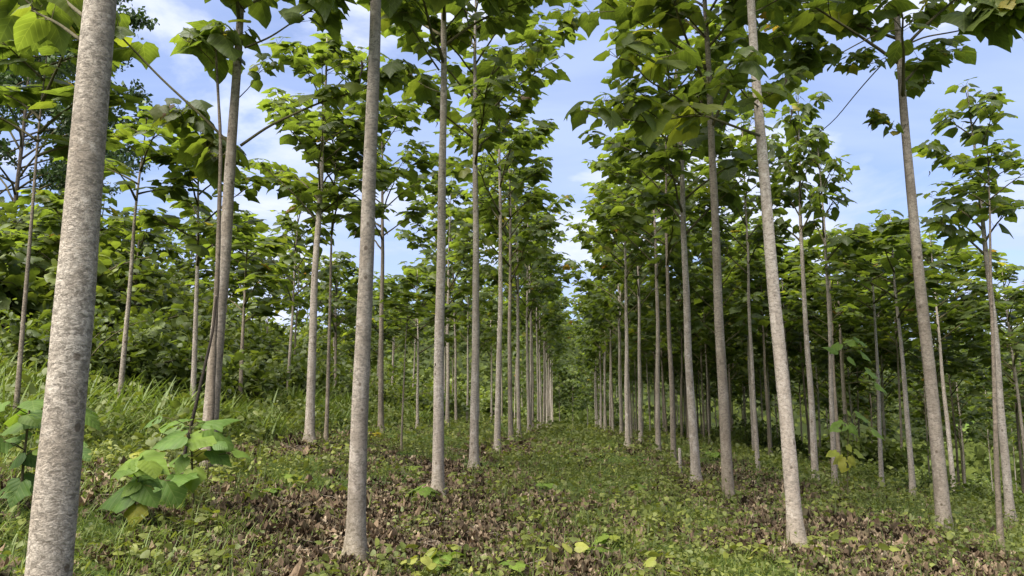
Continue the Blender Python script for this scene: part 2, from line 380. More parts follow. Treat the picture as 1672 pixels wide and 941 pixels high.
# ------------------------------------------------------------------ crowns
UPZ = np.array([0, 0, 1.0])
def unit(v): return v / max(np.linalg.norm(v), 1e-9)
def put_leaves(mb, nodes_, lsc, r, mat=1, droop=(.0, .65), petiole=(.12, .28), tone=(.15, .8), pmat=0, srange=(.28, .50)):
    """nodes_: (point, side direction, scale)"""
    n = len(nodes_)
    if n == 0: return
    Pn = np.array([a for a, _, _ in nodes_]); D = np.array([b for _, b, _ in nodes_]); S = np.array([c for _, _, c in nodes_])
    pl = r.uniform(*petiole, n) * (.6 + .4 * S) * lsc
    pd = D + r.normal(0, .18, D.shape) + [0, 0, .25]; pd /= np.linalg.norm(pd, axis=1, keepdims=True)
    Q = Pn + pd * pl[:, None]
    hd = pd * [1, 1, 0]; hd /= np.maximum(np.linalg.norm(hd, axis=1, keepdims=True), 1e-6)
    Yd = hd - UPZ * r.uniform(*droop, n)[:, None] + r.normal(0, .15, D.shape)
    Nn = UPZ + hd * .5 + r.normal(0, .22, D.shape)
    size = r.uniform(*srange, n) * S * lsc
    tn = r.uniform(*tone, n); tn = np.where(r.random(n) < .02, r.uniform(.85, .92, n), tn); tn = np.where(r.random(n) < .006, .995, tn)
    w = r.integers(0, len(BIG), n)
    for t in range(len(BIG)):
        k_ = w == t
        mb.leaves(BIG[t], Q[k_], Yd[k_], Nn[k_], size[k_], r.uniform(.88, 1.08, k_.sum()), tn[k_], mat)
    # stalks as thin three-sided prisms
    for a, b in zip(Pn, Q):
        mb.tube([a, b], [.0045 * lsc, .003 * lsc], 3, pmat, .4, False)
def limb(start, az, elev0, elev1, L, n=8, r=None, wob=.05):
    """a curved limb; elevation goes from elev0 to elev1"""
    pts = [np.array(start, float)]; d = None
    for i in range(n):
        e = elev0 + (elev1 - elev0) * i / (n - 1); a = az + (r.normal(0, wob) if r is not None else 0)
        d = np.array([math.cos(e) * math.cos(a), math.cos(e) * math.sin(a), math.sin(e)])
        pts.append(pts[-1] + d * L / n)
    return np.array(pts)
def along(P, s):
    d = np.linalg.norm(np.diff(P, axis=0), axis=1); c = np.concatenate([[0], np.cumsum(d)]); c /= c[-1]
    s = np.clip(s, 0, 1)
    p = np.array([np.interp(s, c, P[:, k]) for k in range(3)]); i = min(int(np.searchsorted(c, s, 'right')) - 1, len(P) - 2)
    return p, unit(P[i + 1] - P[i])
def leaf_nodes(P, s0, s1, gap, r, end=True, sc0=1.0, sc1=.75):
    L = np.linalg.norm(np.diff(P, axis=0), axis=1).sum()
    m = max(1, int(L * (s1 - s0) / gap)); out = []
    for i in range(m):
        s = s0 + (s1 - s0) * (i + r.uniform(-.2, .2)) / m
        p, d = along(P, s)
        sd = unit(np.cross(d, UPZ) + 1e-4); v = np.cross(sd, d)
        if i % 2: a, b = sd, -sd
        else: a, b = unit(v + .35 * sd), unit(-v * .4 + .5 * d - .2 * sd)
        sc = sc0 + (sc1 - sc0) * i / max(1, m - 1)
        for q in (a, b):
            if r.random() < .93: out.append((p, unit(q + .35 * d), sc * r.uniform(.8, 1.1)))
    if end:
        p, d = along(P, 1)
        for a in np.arange(5) * 1.257 + r.uniform(0, 6):
            out.append((p, unit(np.array([math.cos(a), math.sin(a), .3])), r.uniform(.45, .8)))
    return out
def crown_mesh(seed, H, Rr, nb, lsc=1.0, gap=.2, twigs=3, dens=1.0, tone=(.15, .8)):
    r = np.random.default_rng(seed); mb = MB(); nd = []
    az = r.uniform(0, 6.28)
    for i in range(nb):
        t = (i + r.uniform(-.3, .3)) / nb; t = min(max(t, 0), 1)
        z = H * .86 * t; az += 2.4 + r.normal(0, .3)
        L = Rr * (1.05 - .62 * t ** 1.2) * r.uniform(.7, 1.2)
        if t < .12: L *= r.uniform(.6, 1.0)
        P = limb((0, 0, z), az, R(r.uniform(38, 55)), R(r.uniform(8, 40) + 25 * t), L, 8, r, .10)
        mb.tube(P, np.linspace(.020 + .012 * (1 - t), .005, len(P)), 5, 0, .3)
        nd += leaf_nodes(P, .38, 1, gap, r)
        for k_ in range(twigs):
            s = r.uniform(.35, .85); p, d = along(P, s)
            a2 = math.atan2(d[1], d[0]) + r.choice([-1, 1]) * r.uniform(.5, 1.1)
            Q = limb(p, a2, R(r.uniform(15, 60)), R(r.uniform(-5, 35)), L * r.uniform(.25, .5), 5, r, .1)
            mb.tube(Q, np.linspace(.009, .003, len(Q)), 4, 0, .3)
            nd += leaf_nodes(Q, .3, 1, gap, r, True, .9, .7)
    top = limb((0, 0, H * .82), 0, R(88), R(80), H * .18, 4, r, .3)
    mb.tube(top, np.linspace(.018, .006, len(top)), 5, 0, .3)
    nd += leaf_nodes(top, .2, 1, gap * .7, r, True, .9, .6)
    nd = [x for x in nd if r.random() < dens]
    put_leaves(mb, nd, lsc, r, 1, tone=tone)
    return mb.mesh('crown', [M_twig, M_leaf])
CR_BIG = [crown_mesh(100 + i, 5.6, 2.85, 17, 1.06, .27, 3, .90) for i in range(6)]
CR_MID = [crown_mesh(200 + i, 3.6, 1.8, 10, 1.0, .23, 2, .92) for i in range(7)]
CR_OPEN = [crown_mesh(300 + i, 2.8, 1.45, 8, 1.0, .24, 1, .85) for i in range(4)]
CROWNS = {'big': (CR_BIG, 5.6), 'mid': (CR_MID, 3.6), 'open': (CR_OPEN, 2.8)}
count = {'big': 0, 'mid': 0, 'open': 0}

def trunk_mesh(H, r0, lean, seed, sides=10, segs=14, mat=None, bend=.035, name='trunk', path=None, stain=.7):
    r = np.random.default_rng(seed); z = H * np.linspace(0, 1, segs) ** 1.25
    if H > 3: z = np.unique(np.concatenate([[0, .05, .12, .25, .45], z[z > .6]]))
    z0 = np.concatenate([[-.15], z])
    ph = r.uniform(0, 6.28, 4)
    zz = np.clip(z0, 0, None)
    b = bend * np.clip(zz / 3, 0, 1)
    x = lean[0] * zz + b * (np.sin(zz * .55 + ph[0]) - math.sin(ph[0])) + b * .25 * np.sin(zz * 2.1 + ph[1])
    y = lean[1] * zz + b * (np.sin(zz * .5 + ph[2]) - math.sin(ph[2])) + b * .25 * np.sin(zz * 1.9 + ph[3])
    P = np.stack([x, y, z0], 1) if path is None else path
    hgt = zz if path is None else np.clip(P[:, 2] - P[0, 2], 0, None); HH = hgt.max()
    rad = r0 * (np.clip(1 - hgt / (HH * 1.04), 0, 1) ** .72) * (1 + .24 * np.exp(-hgt / .30) + .55 * np.exp(-hgt / .09)) * (1 + r.normal(0, .015, len(P)))
    rad = np.maximum(rad, .006)
    mb = MB(); mb.tube(P, rad, sides, 0, 0.0)
    V = mb.V[0]; th = np.arctan2(V[:, 1], V[:, 0])
    fl = .10 * np.exp(-np.clip(V[:, 2], 0, None) / .12) * np.sin(th * 3 + ph[0])
    mb.A[0] = (stain * np.exp(-np.clip(V[:, 2] - P[0, 2], 0, None) / .42)).astype(np.float32)
    if path is None:
        c = np.stack([np.interp(V[:, 2], z0, x), np.interp(V[:, 2], z0, y), V[:, 2]], 1)
        V[:, :2] = c[:, :2] + (V[:, :2] - c[:, :2]) * (1 + fl)[:, None]
    return mb.mesh(name, [mat or M_bark]), P
tree_n = 0
ALL_BASES = []
def tree(base, d, H, z0, kind='big', lean=(0, 0), label='', group=None, sides=9, segs=14, mat=None, seed=None, sxy=1.0, bend=.035, name='plantation_tree', cat='tree', rz=None, stain=.55):
    """an Empty at the base > trunk, crown. z0: height where the crown starts"""
    global tree_n
    tree_n += 1; seed = tree_n if seed is None else seed
    root = empty(name, base); tag(root, label, cat, group)
    ALL_BASES.append((base[0], base[1]))
    me, P = trunk_mesh(H, d / 2, lean, seed, sides, segs, mat, bend, stain=stain)
    tr = link('trunk', me, root)
    if kind == 'big' and H - z0 < 3.9: kind = 'mid'; sxy *= 1.12      # short crowns: fewer, thinner tiers
    cl, CH = CROWNS[kind]; i = count[kind]; count[kind] += 1
    sz = (H - z0) / CH
    cx = np.interp(z0, P[:, 2], P[:, 0]); cy = np.interp(z0, P[:, 2], P[:, 1])
    tx = np.interp(H * .9, P[:, 2], P[:, 0]); ty = np.interp(H * .9, P[:, 2], P[:, 1])
    r = np.random.default_rng(seed + 999)
    c = link('crown', cl[i % len(cl)], root, (cx, cy, z0), 0, (sxy, sxy, sz))
    q = Vector((tx - cx, ty - cy, H * .9 - z0)).to_track_quat('Z', 'Y')
    c.rotation_mode = 'QUATERNION'
    from mathutils import Quaternion
    c.rotation_quaternion = q @ Quaternion((0, 0, 1), r.uniform(0, 6.28) if rz is None else rz)
    return root, P
def lean_for(base, pt, py=0):
    """sideways lean so the trunk meets photo column pt at photo row py"""
    d = ray(pt, py); p = CAM + d * base[1]
    return ((p[0] - base[0]) / (p[2] - base[2]), 0)
def onground(x, y): return np.array([x, y, float(G(x, y))])

def cap(x, y, H):
    """the plantation is younger towards its edges: trees there stay under the skyline of the photo"""
    px = 836 + F * x / y
    lim = np.interp(px, [0, 150, 250, 470, 540, 600, 720, 760, 1150, 1230, 1672], [290, 330, 345, 345, 400, 430, 430, 0, 0, 370, 375]) + rng.normal(0, 14)
    top = at(px, lim, y)[2] - float(G(x, y))
    return max(2.2, min(H, top))
ORD = ['first', 'second', 'third', 'fourth', 'fifth', 'sixth', 'seventh', 'eighth', 'ninth', 'tenth', 'eleventh', 'twelfth']
# ------------------------------------------------------------------ the row left of the aisle
GL = 'trees of the row left of the aisle'
Y1 = 3.95; q0, q1 = at(80, 930, Y1), at(158, 0, Y1); k0 = (q1[0] - q0[0]) / (q1[2] - q0[2]); g0 = float(G(q0[0] - k0 * 1.0, Y1))
t1b = np.array([q0[0] + k0 * (g0 - q0[2]), Y1, g0])
T1, T1P = tree(t1b, .215, 11.5, 5.2, 'big', (k0, 0), 'thick pale scaly trunk nearest the camera, rising from the bottom edge', GL, 40, 40, seed=41, bend=.02)
b = hit(580, 914)
T2, T2P = tree(b, .178, 12.5, 6.6, 'big', lean_for(b, 606), 'pale trunk with dark slit scars high up, second in the row left of the aisle', GL, 28, 34, seed=42, bend=.02, stain=.85)
b = hit(715, 812)
T3, T3P = tree(b, .18, 12.4, 7.0, 'big', lean_for(b, 722), 'pale straight trunk, third from the camera in the row left of the aisle', GL, 20, 28, seed=43, bend=.02, stain=.8)
b = hit(774, 766)
T4, T4P = tree(b, .20, 12.2, 6.8, 'big', lean_for(b, 777), 'slim pale trunk, fourth from the camera in the row left of the aisle', GL, 16, 22, bend=.02)
zs = [22.2, 27.2, 32.2] + [37 + 4.6 * i for i in range(12)]
for i, z in enumerate(zs):
    x = -2.15 + SL * z + rng.normal(0, .10); hgt = 12.0 + rng.uniform(-.6, .5)
    lab = f'slim trunk, {ORD[i + 4]} from the camera in the row left of the aisle' if i < 4 else 'thin far trunk in the crowded far end of the row left of the aisle'
    tree(onground(x, z), .19 - .001 * i, hgt, hgt - rng.uniform(5.6, 6.6), 'big', (rng.normal(0, .006), 0), lab, GL, 10, 14, sxy=rng.uniform(1.0, 1.25))

# ------------------------------------------------------------------ left side, behind the first row
GL2 = 'trees on the bank left of the aisle'
b = hit(338, 764)
A1, A1P = tree(b, .215, 9.5, 6.3, 'mid', lean_for(b, 395), 'pale trunk with two long thin branches, behind the leafy left-bank sapling', GL2, 24, 30, seed=51, bend=.02)
b = hit(505, 724); A2b = b
A2, A2P = tree(b, .185, 8.6, 4.4, 'big', lean_for(b, 524, 200), 'pale tree with low leafy crown, left of the dark-scarred second trunk', GL2, 16, 20, seed=52, sxy=.8)
b = hit(532, 722); tree(b, .085, 7.0, 4.4, 'mid', lean_for(b, 546, 400), 'very thin trunk close beside the pale low-crowned tree', GL2, 8, 14, mat=M_bark2)
b = hit(622, 708); tree(b, .16, 9.5, 5.0, 'big', lean_for(b, 621, 220), 'grey-brown trunk with dark shaded crown, seen between second and third trunks of the left row', GL2, 12, 18, mat=M_bark2, sxy=.9)
b = onground(-7.35, 14.0); tree(b, .11, 5.9, 4.1, 'open', lean_for(b, 228, 340), 'thin young tree with a small flat umbrella crown on the grassy bank', GL2, 8, 14)
b = onground(-6.4, 15.0); tree(b, .125, 6.0, 3.2, 'mid', lean_for(b, 323, 460), 'slim pale young tree rising behind the dark leaning stem', GL2, 8, 14)
b = onground(-6.75, 10.2); tree(b, .07, 6.1, 3.9, 'mid', lean_for(b, 52, 380), 'thin brown young tree just left of the thick foreground trunk', GL2, 8, 14, mat=M_bark2)
b = onground(-7.2, 24.0); tree(b, .12, 7.0, 3.0, 'mid', (0, 0), 'slender young tree with low crown before the bushes, left of the low-crowned pale tree', GL2, 8, 14)
b = hit(655, 738); tree(b, .05, 3.55, 2.75, 'open', lean_for(b, 662, 500), 'very thin sapling with a bright umbrella of leaves, between second and third trunks', GL2, 7, 12, mat=M_bark2, sxy=.75)
for j, (u, ys) in enumerate([(-5.2, [25, 30, 35, 40, 45, 50, 56, 62, 68]), (-8.8, [20, 28.5, 33, 38, 43, 49, 56]), (-12.5, [22, 27, 33, 39, 46, 54])]):
    for i, y in enumerate(ys):
        yy = y + rng.normal(0, .3); x = u + SL * yy + rng.normal(0, .25); hgt = cap(x, yy, rng.uniform(8.5, 10.5) - j * .7)
        lab = (f'slim {"pale" if i % 2 else "grey"} tree, {ORD[i]} in the {ORD[j + 1]} row left of the aisle' if i < 2 else
               f'thin far tree towards the far end of the {ORD[j + 1]} row left of the aisle')
        tree(onground(x, yy), rng.uniform(.10, .16), hgt, hgt * rng.uniform(.42, .5), 'big' if rng.random() < .6 else 'mid', (rng.normal(0, .01), 0), lab, GL2, 8, 12, mat=M_bark if rng.random() < .7 else M_bark2, sxy=rng.uniform(.8, 1.05))

# ------------------------------------------------------------------ right side
GR = 'trees of the row right of the aisle'
b = hit(1301, 894)
R1, R1P = tree(b, .168, 12.0, 6.6, 'big', lean_for(b, 1230), 'pale trunk with low leafy branches over the aisle, first in the right row', GR, 26, 32, seed=61, bend=.02, stain=.8)
b = hit(1190, 822)
R2, R2P = tree(b, .185, 12.0, 6.4, 'big', lean_for(b, 1149), 'pale trunk with olive-stained foot, second from the camera in the right row', GR, 20, 26, seed=62, bend=.02, stain=.95)
b = hit(1137, 790)
R3, R3P = tree(b, .19, 10.6, 5.2, 'big', lean_for(b, 1110, 300), 'pale trunk, third from the camera in the row right of the aisle', GR, 16, 22, seed=63)
b = hit(1100, 757); tree(b, .15, 10.4, 5.4, 'big', lean_for(b, 1090, 300), 'dark brown trunk among pale ones, fourth in the row right of the aisle', GR, 12, 16, mat=M_bark2)
b = hit(1075, 742); tree(b, .17, 11.0, 5.6, 'big', lean_for(b, 1065, 300), 'pale trunk just left of the dark brown one in the right row', GR, 12, 16)
b = hit(1025, 729); tree(b, .18, 10.8, 6.0, 'big', (0, 0), 'pale trunk set slightly into the aisle from the right row', GR, 12, 16, sxy=.9)
for i, z in enumerate([30.5, 35] + [39.5 + 4.5 * k_ for k_ in range(11)]):
    x = 2.8 + SL * z + rng.normal(0, .10); hgt = 11.6 + rng.uniform(-.6, .5)
    lab = f'slim pale trunk, {ORD[i + 6]} from the camera in the row right of the aisle' if i < 2 else 'thin far trunk in the crowded far end of the row right of the aisle'
    tree(onground(x, z), .18, hgt, hgt - rng.uniform(5.8, 7.0), 'big', (rng.normal(0, .006), 0), lab, GR, 10, 14, sxy=rng.uniform(1.0, 1.25))
GR2 = 'trees right of the right row'
b = hit(1543, 872)
RR, RRP = tree(b, .20, 12.0, 6.7, 'big', lean_for(b, 1466), 'stout pale trunk with long thin arching branches against the sky, right of the right row', GR2, 26, 32, seed=71, bend=.02)
def rt(px, py, Y, d, tp, ty, topy, basey, kind, lab, mat=None, sxy=1.0, sides=9):
    p = at(px, py, Y); b_ = onground(p[0], Y)
    H = at(px, topy, Y)[2] - b_[2]; z0_ = at(px, basey, Y)[2] - b_[2]
    return tree(b_, d, H, z0_, kind, lean_for(b_, tp, ty), lab, GR2, sides, 16, mat, sxy=sxy)
rt(1331, 782, 18.5, .165, 1312, 330, 150, 400, 'mid', 'slim pale tree with small layered crown, right of first right-row trunk', sxy=.72)
rt(1363, 786, 18.0, .13, 1338, 330, 225, 430, 'open', 'thin pale tree with flat open crown, close right of the slim layered one', sxy=.9)
rt(1238, 772, 20.0, .12, 1215, 330, 190, 450, 'big', 'thin pale tree between the first and second trunks of the right row', sxy=.75)
rt(1440, 796, 19.5, .12, 1424, 480, 370, 520, 'mid', 'thin pale tree left of the straighter one beside the stout branching trunk')
rt(1491, 814, 17.5, .14, 1467, 460, 350, 520, 'mid', 'thin pale straight tree just left of the stout branching trunk')
rt(1650, 847, 14.5, .16, 1596, 290, 140, 420, 'big', 'slim pale leaning tree with a full crown at the right edge of the photo', sxy=.72, sides=14)
rt(1634, 892, 9.8, .075, 1603, 340, 250, 350, 'open', 'very thin grey crooked young tree left of the slim leaning one', M_bark2, .55, 10)
GF = 'trees of the shaded stand down the slope'
for j, (u, y0, y1) in enumerate([(5.4, 25, 80), (8.6, 24, 74), (11.8, 21, 70), (15, 19, 68), (18.5, 20, 64), (22, 22, 62), (26, 24, 60), (31, 27, 62), (37, 32, 66), (43, 36, 70), (50, 40, 74), (7.0, 30, 84), (10.2, 27, 80), (13.4, 26, 76)]):
    y = y0 + rng.uniform(0, 2); i = 0
    while y < y1:
        x = u + SL * y + rng.normal(0, .35); hgt = cap(x, y, rng.uniform(8.6, 10.6))
        lab = (f'slim shaded tree, {ORD[i]} in the {ORD[j + 1]} row right of the aisle' if i < 2 and j < 5 else 'thin tree standing between the straight rows right of the aisle' if j > 10 else
               ('shaded slender tree deep in the dense stand down the slope' if j >= 5 else f'slender tree further back in the {ORD[j + 1]} row right of the aisle'))
        tree(onground(x, y + rng.normal(0, .3)), rng.uniform(.10, .16), hgt, hgt * (rng.uniform(.4, .5) if j < 1 else rng.uniform(.50, .60) if y < 30 else rng.uniform(.38, .52)), 'big', (rng.normal(0, .012), 0), lab, GF, 8, 12, mat=M_bark if rng.random() < .45 else M_bark2, sxy=rng.uniform(.9, 1.15))
        y += rng.uniform(4.2, 5.6); i += 1
# the end of the aisle
for i in range(9):
    y = rng.uniform(92, 112); x = SL * y + (i - 4) * 1.6 + rng.normal(0, .4); hgt = rng.uniform(8.0, 9.5) + .7 * abs(i - 4)
    tree(onground(x, y), .14, hgt, hgt * .18, 'big', (0, 0), 'low bushy tree closing off the far end of the aisle', 'trees closing the end of the aisle', 8, 10, sxy=1.2)

# ------------------------------------------------------------------ branches that hang into the picture
def hero_branch(root, pts, r0, leaf_s=(.35, 1), gap=.22, lsc=1.0, seed=0, twigs=0, mat=None, end=True, droop=(.3, 1.1), tone=(.4, .85), leaves=True, twl=.4):
    """a branch of one tree; pts: (px, py, depth) read off the photo at the tree's own depth"""
    r = np.random.default_rng(seed + 7000); o = np.array(root.location)
    K = np.array([at(*p) for p in pts]) - o
    s = np.linspace(0, 1, 4 * len(K)); t = np.linspace(0, 1, len(K))
    P = np.array([np.interp(s, t, K[:, k_]) for k_ in range(3)]).T
    for _ in range(2): P[1:-1] = (P[:-2] + 2 * P[1:-1] + P[2:]) / 4
    mb = MB(); mb.tube(P, np.linspace(r0, max(.005, r0 * .3), len(P)), 7, 0, .2)
    lf = MB(); nd = leaf_nodes(P, leaf_s[0], leaf_s[1], gap, r, end) if leaves else []
    for k_ in range(twigs):
        p, d = along(P, r.uniform(leaf_s[0], .95))
        Q = limb(p, math.atan2(d[1], d[0]) + r.choice([-1, 1]) * r.uniform(.5, 1.2), R(r.uniform(0, 60)), R(r.uniform(-10, 30)), twl * r.uniform(.6, 1.2), 5, r, .15)
        mb.tube(Q, np.linspace(.007, .003, len(Q)), 5, 0, .2)
        nd += leaf_nodes(Q, .4, 1, gap * .9, r, True, .85, .7)
    br = mb.obj('branch', [mat or M_twig], root)
    if nd:
        put_leaves(lf, nd, lsc, r, 1, droop, tone=tone)
        lf.obj('foliage', [M_twig, M_leaf], br)
    return br
# foreground trunk, far left
y1 = T1.location.y
hero_branch(T1, [(132, 66, y1), (95, 38, y1 + .2), (60, 22, y1 + .4), (30, 0, y1 + .6), (0, -40, y1 + .8)], .011, (.3, 1), .2, .62, 1, 2)
hero_branch(T1, [(138, 28, y1), (110, 5, y1 + .3), (80, -30, y1 + .7), (30, -60, y1 + 1)], .013, (.3, 1), .25, .6, 2, 2)
# pale forked trunk on the bank
ya = A1.location.y
hero_branch(A1, [(380, 240, ya), (330, 190, ya - .2), (262, 128, ya - .4), (190, 52, ya - .6), (130, 0, ya - .8), (90, -40, ya - .9)], .022, (.55, 1), .28, .9, 3, 4)
hero_branch(A1, [(393, 238, ya), (440, 205, ya - .1), (520, 168, ya - .2), (590, 147, ya - .3), (650, 128, ya - .4)], .022, (.5, 1), .2, .75, 4, 4)
hero_branch(A1, [(400, 78, ya), (440, 62, ya - .2), (480, 35, ya - .4), (530, 3, ya - .6), (560, -30, ya - .7)], .016, (.5, 1), .2, 1.15, 5, 4)
hero_branch(A1, [(372, 250, ya), (350, 260, ya + .3), (330, 225, ya + .5), (318, 185, ya + .6)], .012, (.1, 1), .14, 1.0, 6, 7, droop=(.4, 1.3))
hero_branch(A1, [(390, 160, ya), (410, 140, ya + .4), (430, 100, ya + .8)], .008, (.6, 1), .2, .6, 7, 1)
hero_branch(A1, [(400, 20, ya), (380, -10, ya - .3), (350, -40, ya - .6)], .012, (.3, 1), .2, .9, 8, 2)
# scarred second trunk
y2 = T2.location.y
hero_branch(T2, [(605, 0, y2), (575, -40, y2 - .1), (545, -50, y2 - .3), (520, -25, y2 - .5)], .014, (.5, 1), .25, .95, 11, 2, droop=(.8, 1.8))
hero_branch(T2, [(610, 5, y2), (640, -30, y2 + .3), (680, -40, y2 + .6), (720, -20, y2 + .9)], .014, (.3, 1), .25, .95, 12, 2, droop=(.8, 1.8))
y3 = T3.location.y
hero_branch(T3, [(717, 115, y3), (690, 75, y3 - .3), (660, 25, y3 - .5), (640, -20, y3 - .7)], .016, (.25, 1), .24, 1.0, 13, 3)
hero_branch(T3, [(726, 50, y3), (750, 20, y3 - .2), (775, -10, y3 - .5), (800, -15, y3 - .9)], .014, (.35, 1), .22, 1.1, 14, 3, droop=(.6, 1.5))
hero_branch(T3, [(716, 150, y3), (690, 140, y3 + .6), (660, 110, y3 + 1.2)], .012, (.3, 1), .2, .85, 15, 3)
y4 = T4.location.y
hero_branch(T4, [(777, 125, y4), (810, 100, y4 + .2), (860, 90, y4 + .3), (905, 55, y4 + .4), (930, 40, y4 + .5)], .018, (.5, 1), .2, .9, 16, 4)
hero_branch(T4, [(777, 80, y4), (740, 60, y4 - .4), (700, 30, y4 - .8)], .014, (.2, 1), .2, .9, 17, 4)
# first trunk of the right row: boughs over the aisle
yr = R1.location.y
hero_branch(R1, [(1242, 222, yr), (1200, 207, yr - .3), (1140, 185, yr - .6), (1135, 178, yr - .65), (1090, 150, yr - .9), (1055, 130, yr - 1.0), (1032, 100, yr - 1.1), (1010, 96, yr - 1.2)], .017, (.35, 1), .24, .98, 21, 3, M_twig, droop=(.3, 1.0), tone=(.55, .9))
hero_branch(R1, [(1150, 190, yr - .55), (1120, 190, yr - .7), (1060, 201, yr - .8), (1000, 192, yr - .9), (960, 182, yr - 1.0)], .010, (.35, 1), .2, .8, 22, 2, M_twig, tone=(.5, .9))
hero_branch(R1, [(1239, 175, yr), (1215, 155, yr - .3), (1200, 130, yr - .5), (1190, 115, yr - .7)], .012, (.2, 1), .17, .8, 23, 2)
hero_branch(R1, [(1240, 165, yr), (1265, 150, yr + .4), (1290, 130, yr + .7)], .010, (.3, 1), .18, .7, 24, 2)
hero_branch(R1, [(1232, 20, yr), (1262, 5, yr + .2), (1290, -20, yr + .4)], .012, (.3, 1), .2, .8, 25, 2)
y5 = R2.location.y
hero_branch(R2, [(1152, 60, y5), (1120, 25, y5 - .3), (1085, 0, y5 - .5), (1060, 0, y5 - .8)], .016, (.3, 1), .2, .95, 26, 4)
hero_branch(R2, [(1150, 45, y5), (1180, 20, y5 - .2), (1205, 0, y5 - .3)], .014, (.4, 1), .2, .9, 27, 2)
# stout trunk with arching branches
yq = RR.location.y
hero_branch(RR, [(1470, 49, yq), (1440, 52, yq - .1), (1400, 72, yq - .3), (1350, 100, yq - .4), (1320, 108, yq - .5), (1295, 103, yq - .55)], .013, (.6, 1), .16, .85, 31, 5, M_twig, tone=(.3, .8))
hero_branch(RR, [(1468, 80, yq), (1440, 105, yq + .2), (1400, 150, yq + .5), (1360, 200, yq + .8), (1300, 245, yq + 1.2), (1260, 265, yq + 1.4)], .012, (.9, 1), .25, .6, 32, 0, M_twig, False)
hero_branch(RR, [(1450, 92, yq + .1), (1425, 105, yq - .1), (1400, 100, yq - .3), (1385, 110, yq - .4)], .006, (.3, 1), .14, .58, 33, 3, M_twig, tone=(.3, .97), twl=.25)
hero_branch(RR, [(1478, 74, yq), (1510, 60, yq - .2), (1560, 52, yq - .4), (1610, 40, yq - .7), (1650, 30, yq - 1.0), (1690, 0, yq - 1.2)], .015, (.45, 1), .14, 1.2, 34, 8, M_twig, droop=(.5, 1.3))
hero_branch(RR, [(1476, 45, yq), (1500, 28, yq + .2), (1530, 15, yq + .4), (1570, 0, yq + .5)], .012, (.3, 1), .17, .75, 35, 3, M_twig, tone=(.3, .98))
hero_branch(RR, [(1466, 22, yq), (1450, 10, yq), (1425, -15, yq - .2)], .012, (.35, 1), .2, .85, 36, 2, M_twig)
hero_branch(RR, [(1484, 200, yq), (1460, 215, yq - .1), (1440, 190, yq - .2), (1425, 185, yq - .3)], .005, (.3, 1), .13, .5, 37, 2, M_twig, tone=(.4, 1.0), twl=.2)
hero_branch(RR, [(1480, 150, yq), (1495, 140, yq + .2), (1508, 135, yq + .3)], .005, (.2, 1), .12, .5, 38, 1, M_twig, tone=(.4, 1.0), twl=.2)
hero_branch(RR, [(1468, 60, yq), (1430, 42, yq + .3), (1400, 40, yq + .4)], .006, (.4, 1), .17, .7, 39, 2, M_twig, twl=.25)
# scars on the trunks
def scar(root, px, py, h_, w_, n=6):
    o = np.array(root.location); Y = root.location.y
    d = root.children[0].data
    p = at(px, py, Y)
    co = np.empty(len(d.vertices) * 3); d.vertices.foreach_get('co', co); co = co.reshape(-1, 3) + o
    k_ = np.argsort(np.linalg.norm(co[:, [0, 2]] - p[[0, 2]], axis=1) + 2 * (co[:, 1] > co[:, 1].mean()))[:10]
    near = co[k_]; fy = near[:, 1].min()
    mb = MB(); ts = np.linspace(0, 1, n)
    P = np.stack([p[0] + .012 * np.sin(ts * 5), np.full(n, fy + .004), p[2] + h_ * (.5 - ts)], 1) - o
    mb.tube(P, w_ * np.array([.5, 1, .75, .5, .35, .15]), 8, 0)
    V = mb.V[0]; V[:, 1] = (V[:, 1] - (fy + .004 - o[1])) * .35 + (fy + .004 - o[1])
    mb.obj('branch_scar', [M_scar], root)
for root_, lst in ((T2, [(596, 400, .05), (590, 610, .04), (584, 770, .05), (601, 290, .06)]), (T3, [(720, 230, .1), (718, 420, .08), (717, 600, .07)]), (T4, [(776, 300, .1), (775, 520, .08)]),
                   (R1, [(1262, 400, .08), (1272, 540, .06), (1286, 720, .06)]), (R2, [(1170, 420, .1), (1178, 600, .08)]), (RR, [(1488, 300, .09), (1502, 470, .07), (1520, 640, .07)]),
                   (T1, [(150, 60, .03), (120, 500, .025), (108, 640, .03), (98, 820, .025)]), (A1, [(378, 420, .08), (362, 590, .07)])):
    for px_, py_, h__ in lst: scar(root_, px_, py_, h__, .010 if root_ is not T1 else .008)
scar(T2, 605, 150, .22, .014); scar(T2, 607, 15, .18, .012)
scar(R1, 1249, 232, .16, .012); scar(R1, 1241, 182, .09, .014)
scar(T1, 136, 105, .03, .012); scar(RR, 1480, 150, .12, .012); scar(R2, 1162, 228, .2, .012)

# ------------------------------------------------------------------ dark leaning stem and saplings on the left bank
def free_stem(name, pts, r0, r1, mat, label, cat, base_y=None, part='stem'):
    K = np.array([at(*p) for p in pts]); K[0, 2] = G(K[0, 0], K[0, 1]) - .05
    root = empty(name, K[0] + [0, 0, .05]); tag(root, label, cat)
    s = np.linspace(0, 1, 5 * len(K)); t = np.linspace(0, 1, len(K))
    P = np.array([np.interp(s, t, K[:, k_]) for k_ in range(3)]).T
    for _ in range(3): P[1:-1] = (P[:-2] + 2 * P[1:-1] + P[2:]) / 4
    P = P - np.array(root.location)
    mb = MB(); mb.tube(P, np.linspace(r0, r1, len(P)) * (1 + .08 * np.sin(np.arange(len(P)) * 1.7)), 9, 0, 0)
    mb.obj(part, [mat], root)
    return root, P
yb = A1.location.y - .9
DK, DKP = free_stem('dead_stem', [(296, 772, yb), (302, 738, yb), (318, 670, yb), (334, 600, yb + .1), (348, 540, yb + .3), (353, 485, yb + .45)], .024, .015, M_darkbark, 'blackened dead stem leaning against the pale forked trunk', 'dead stem')
ys = A1.location.y - .35
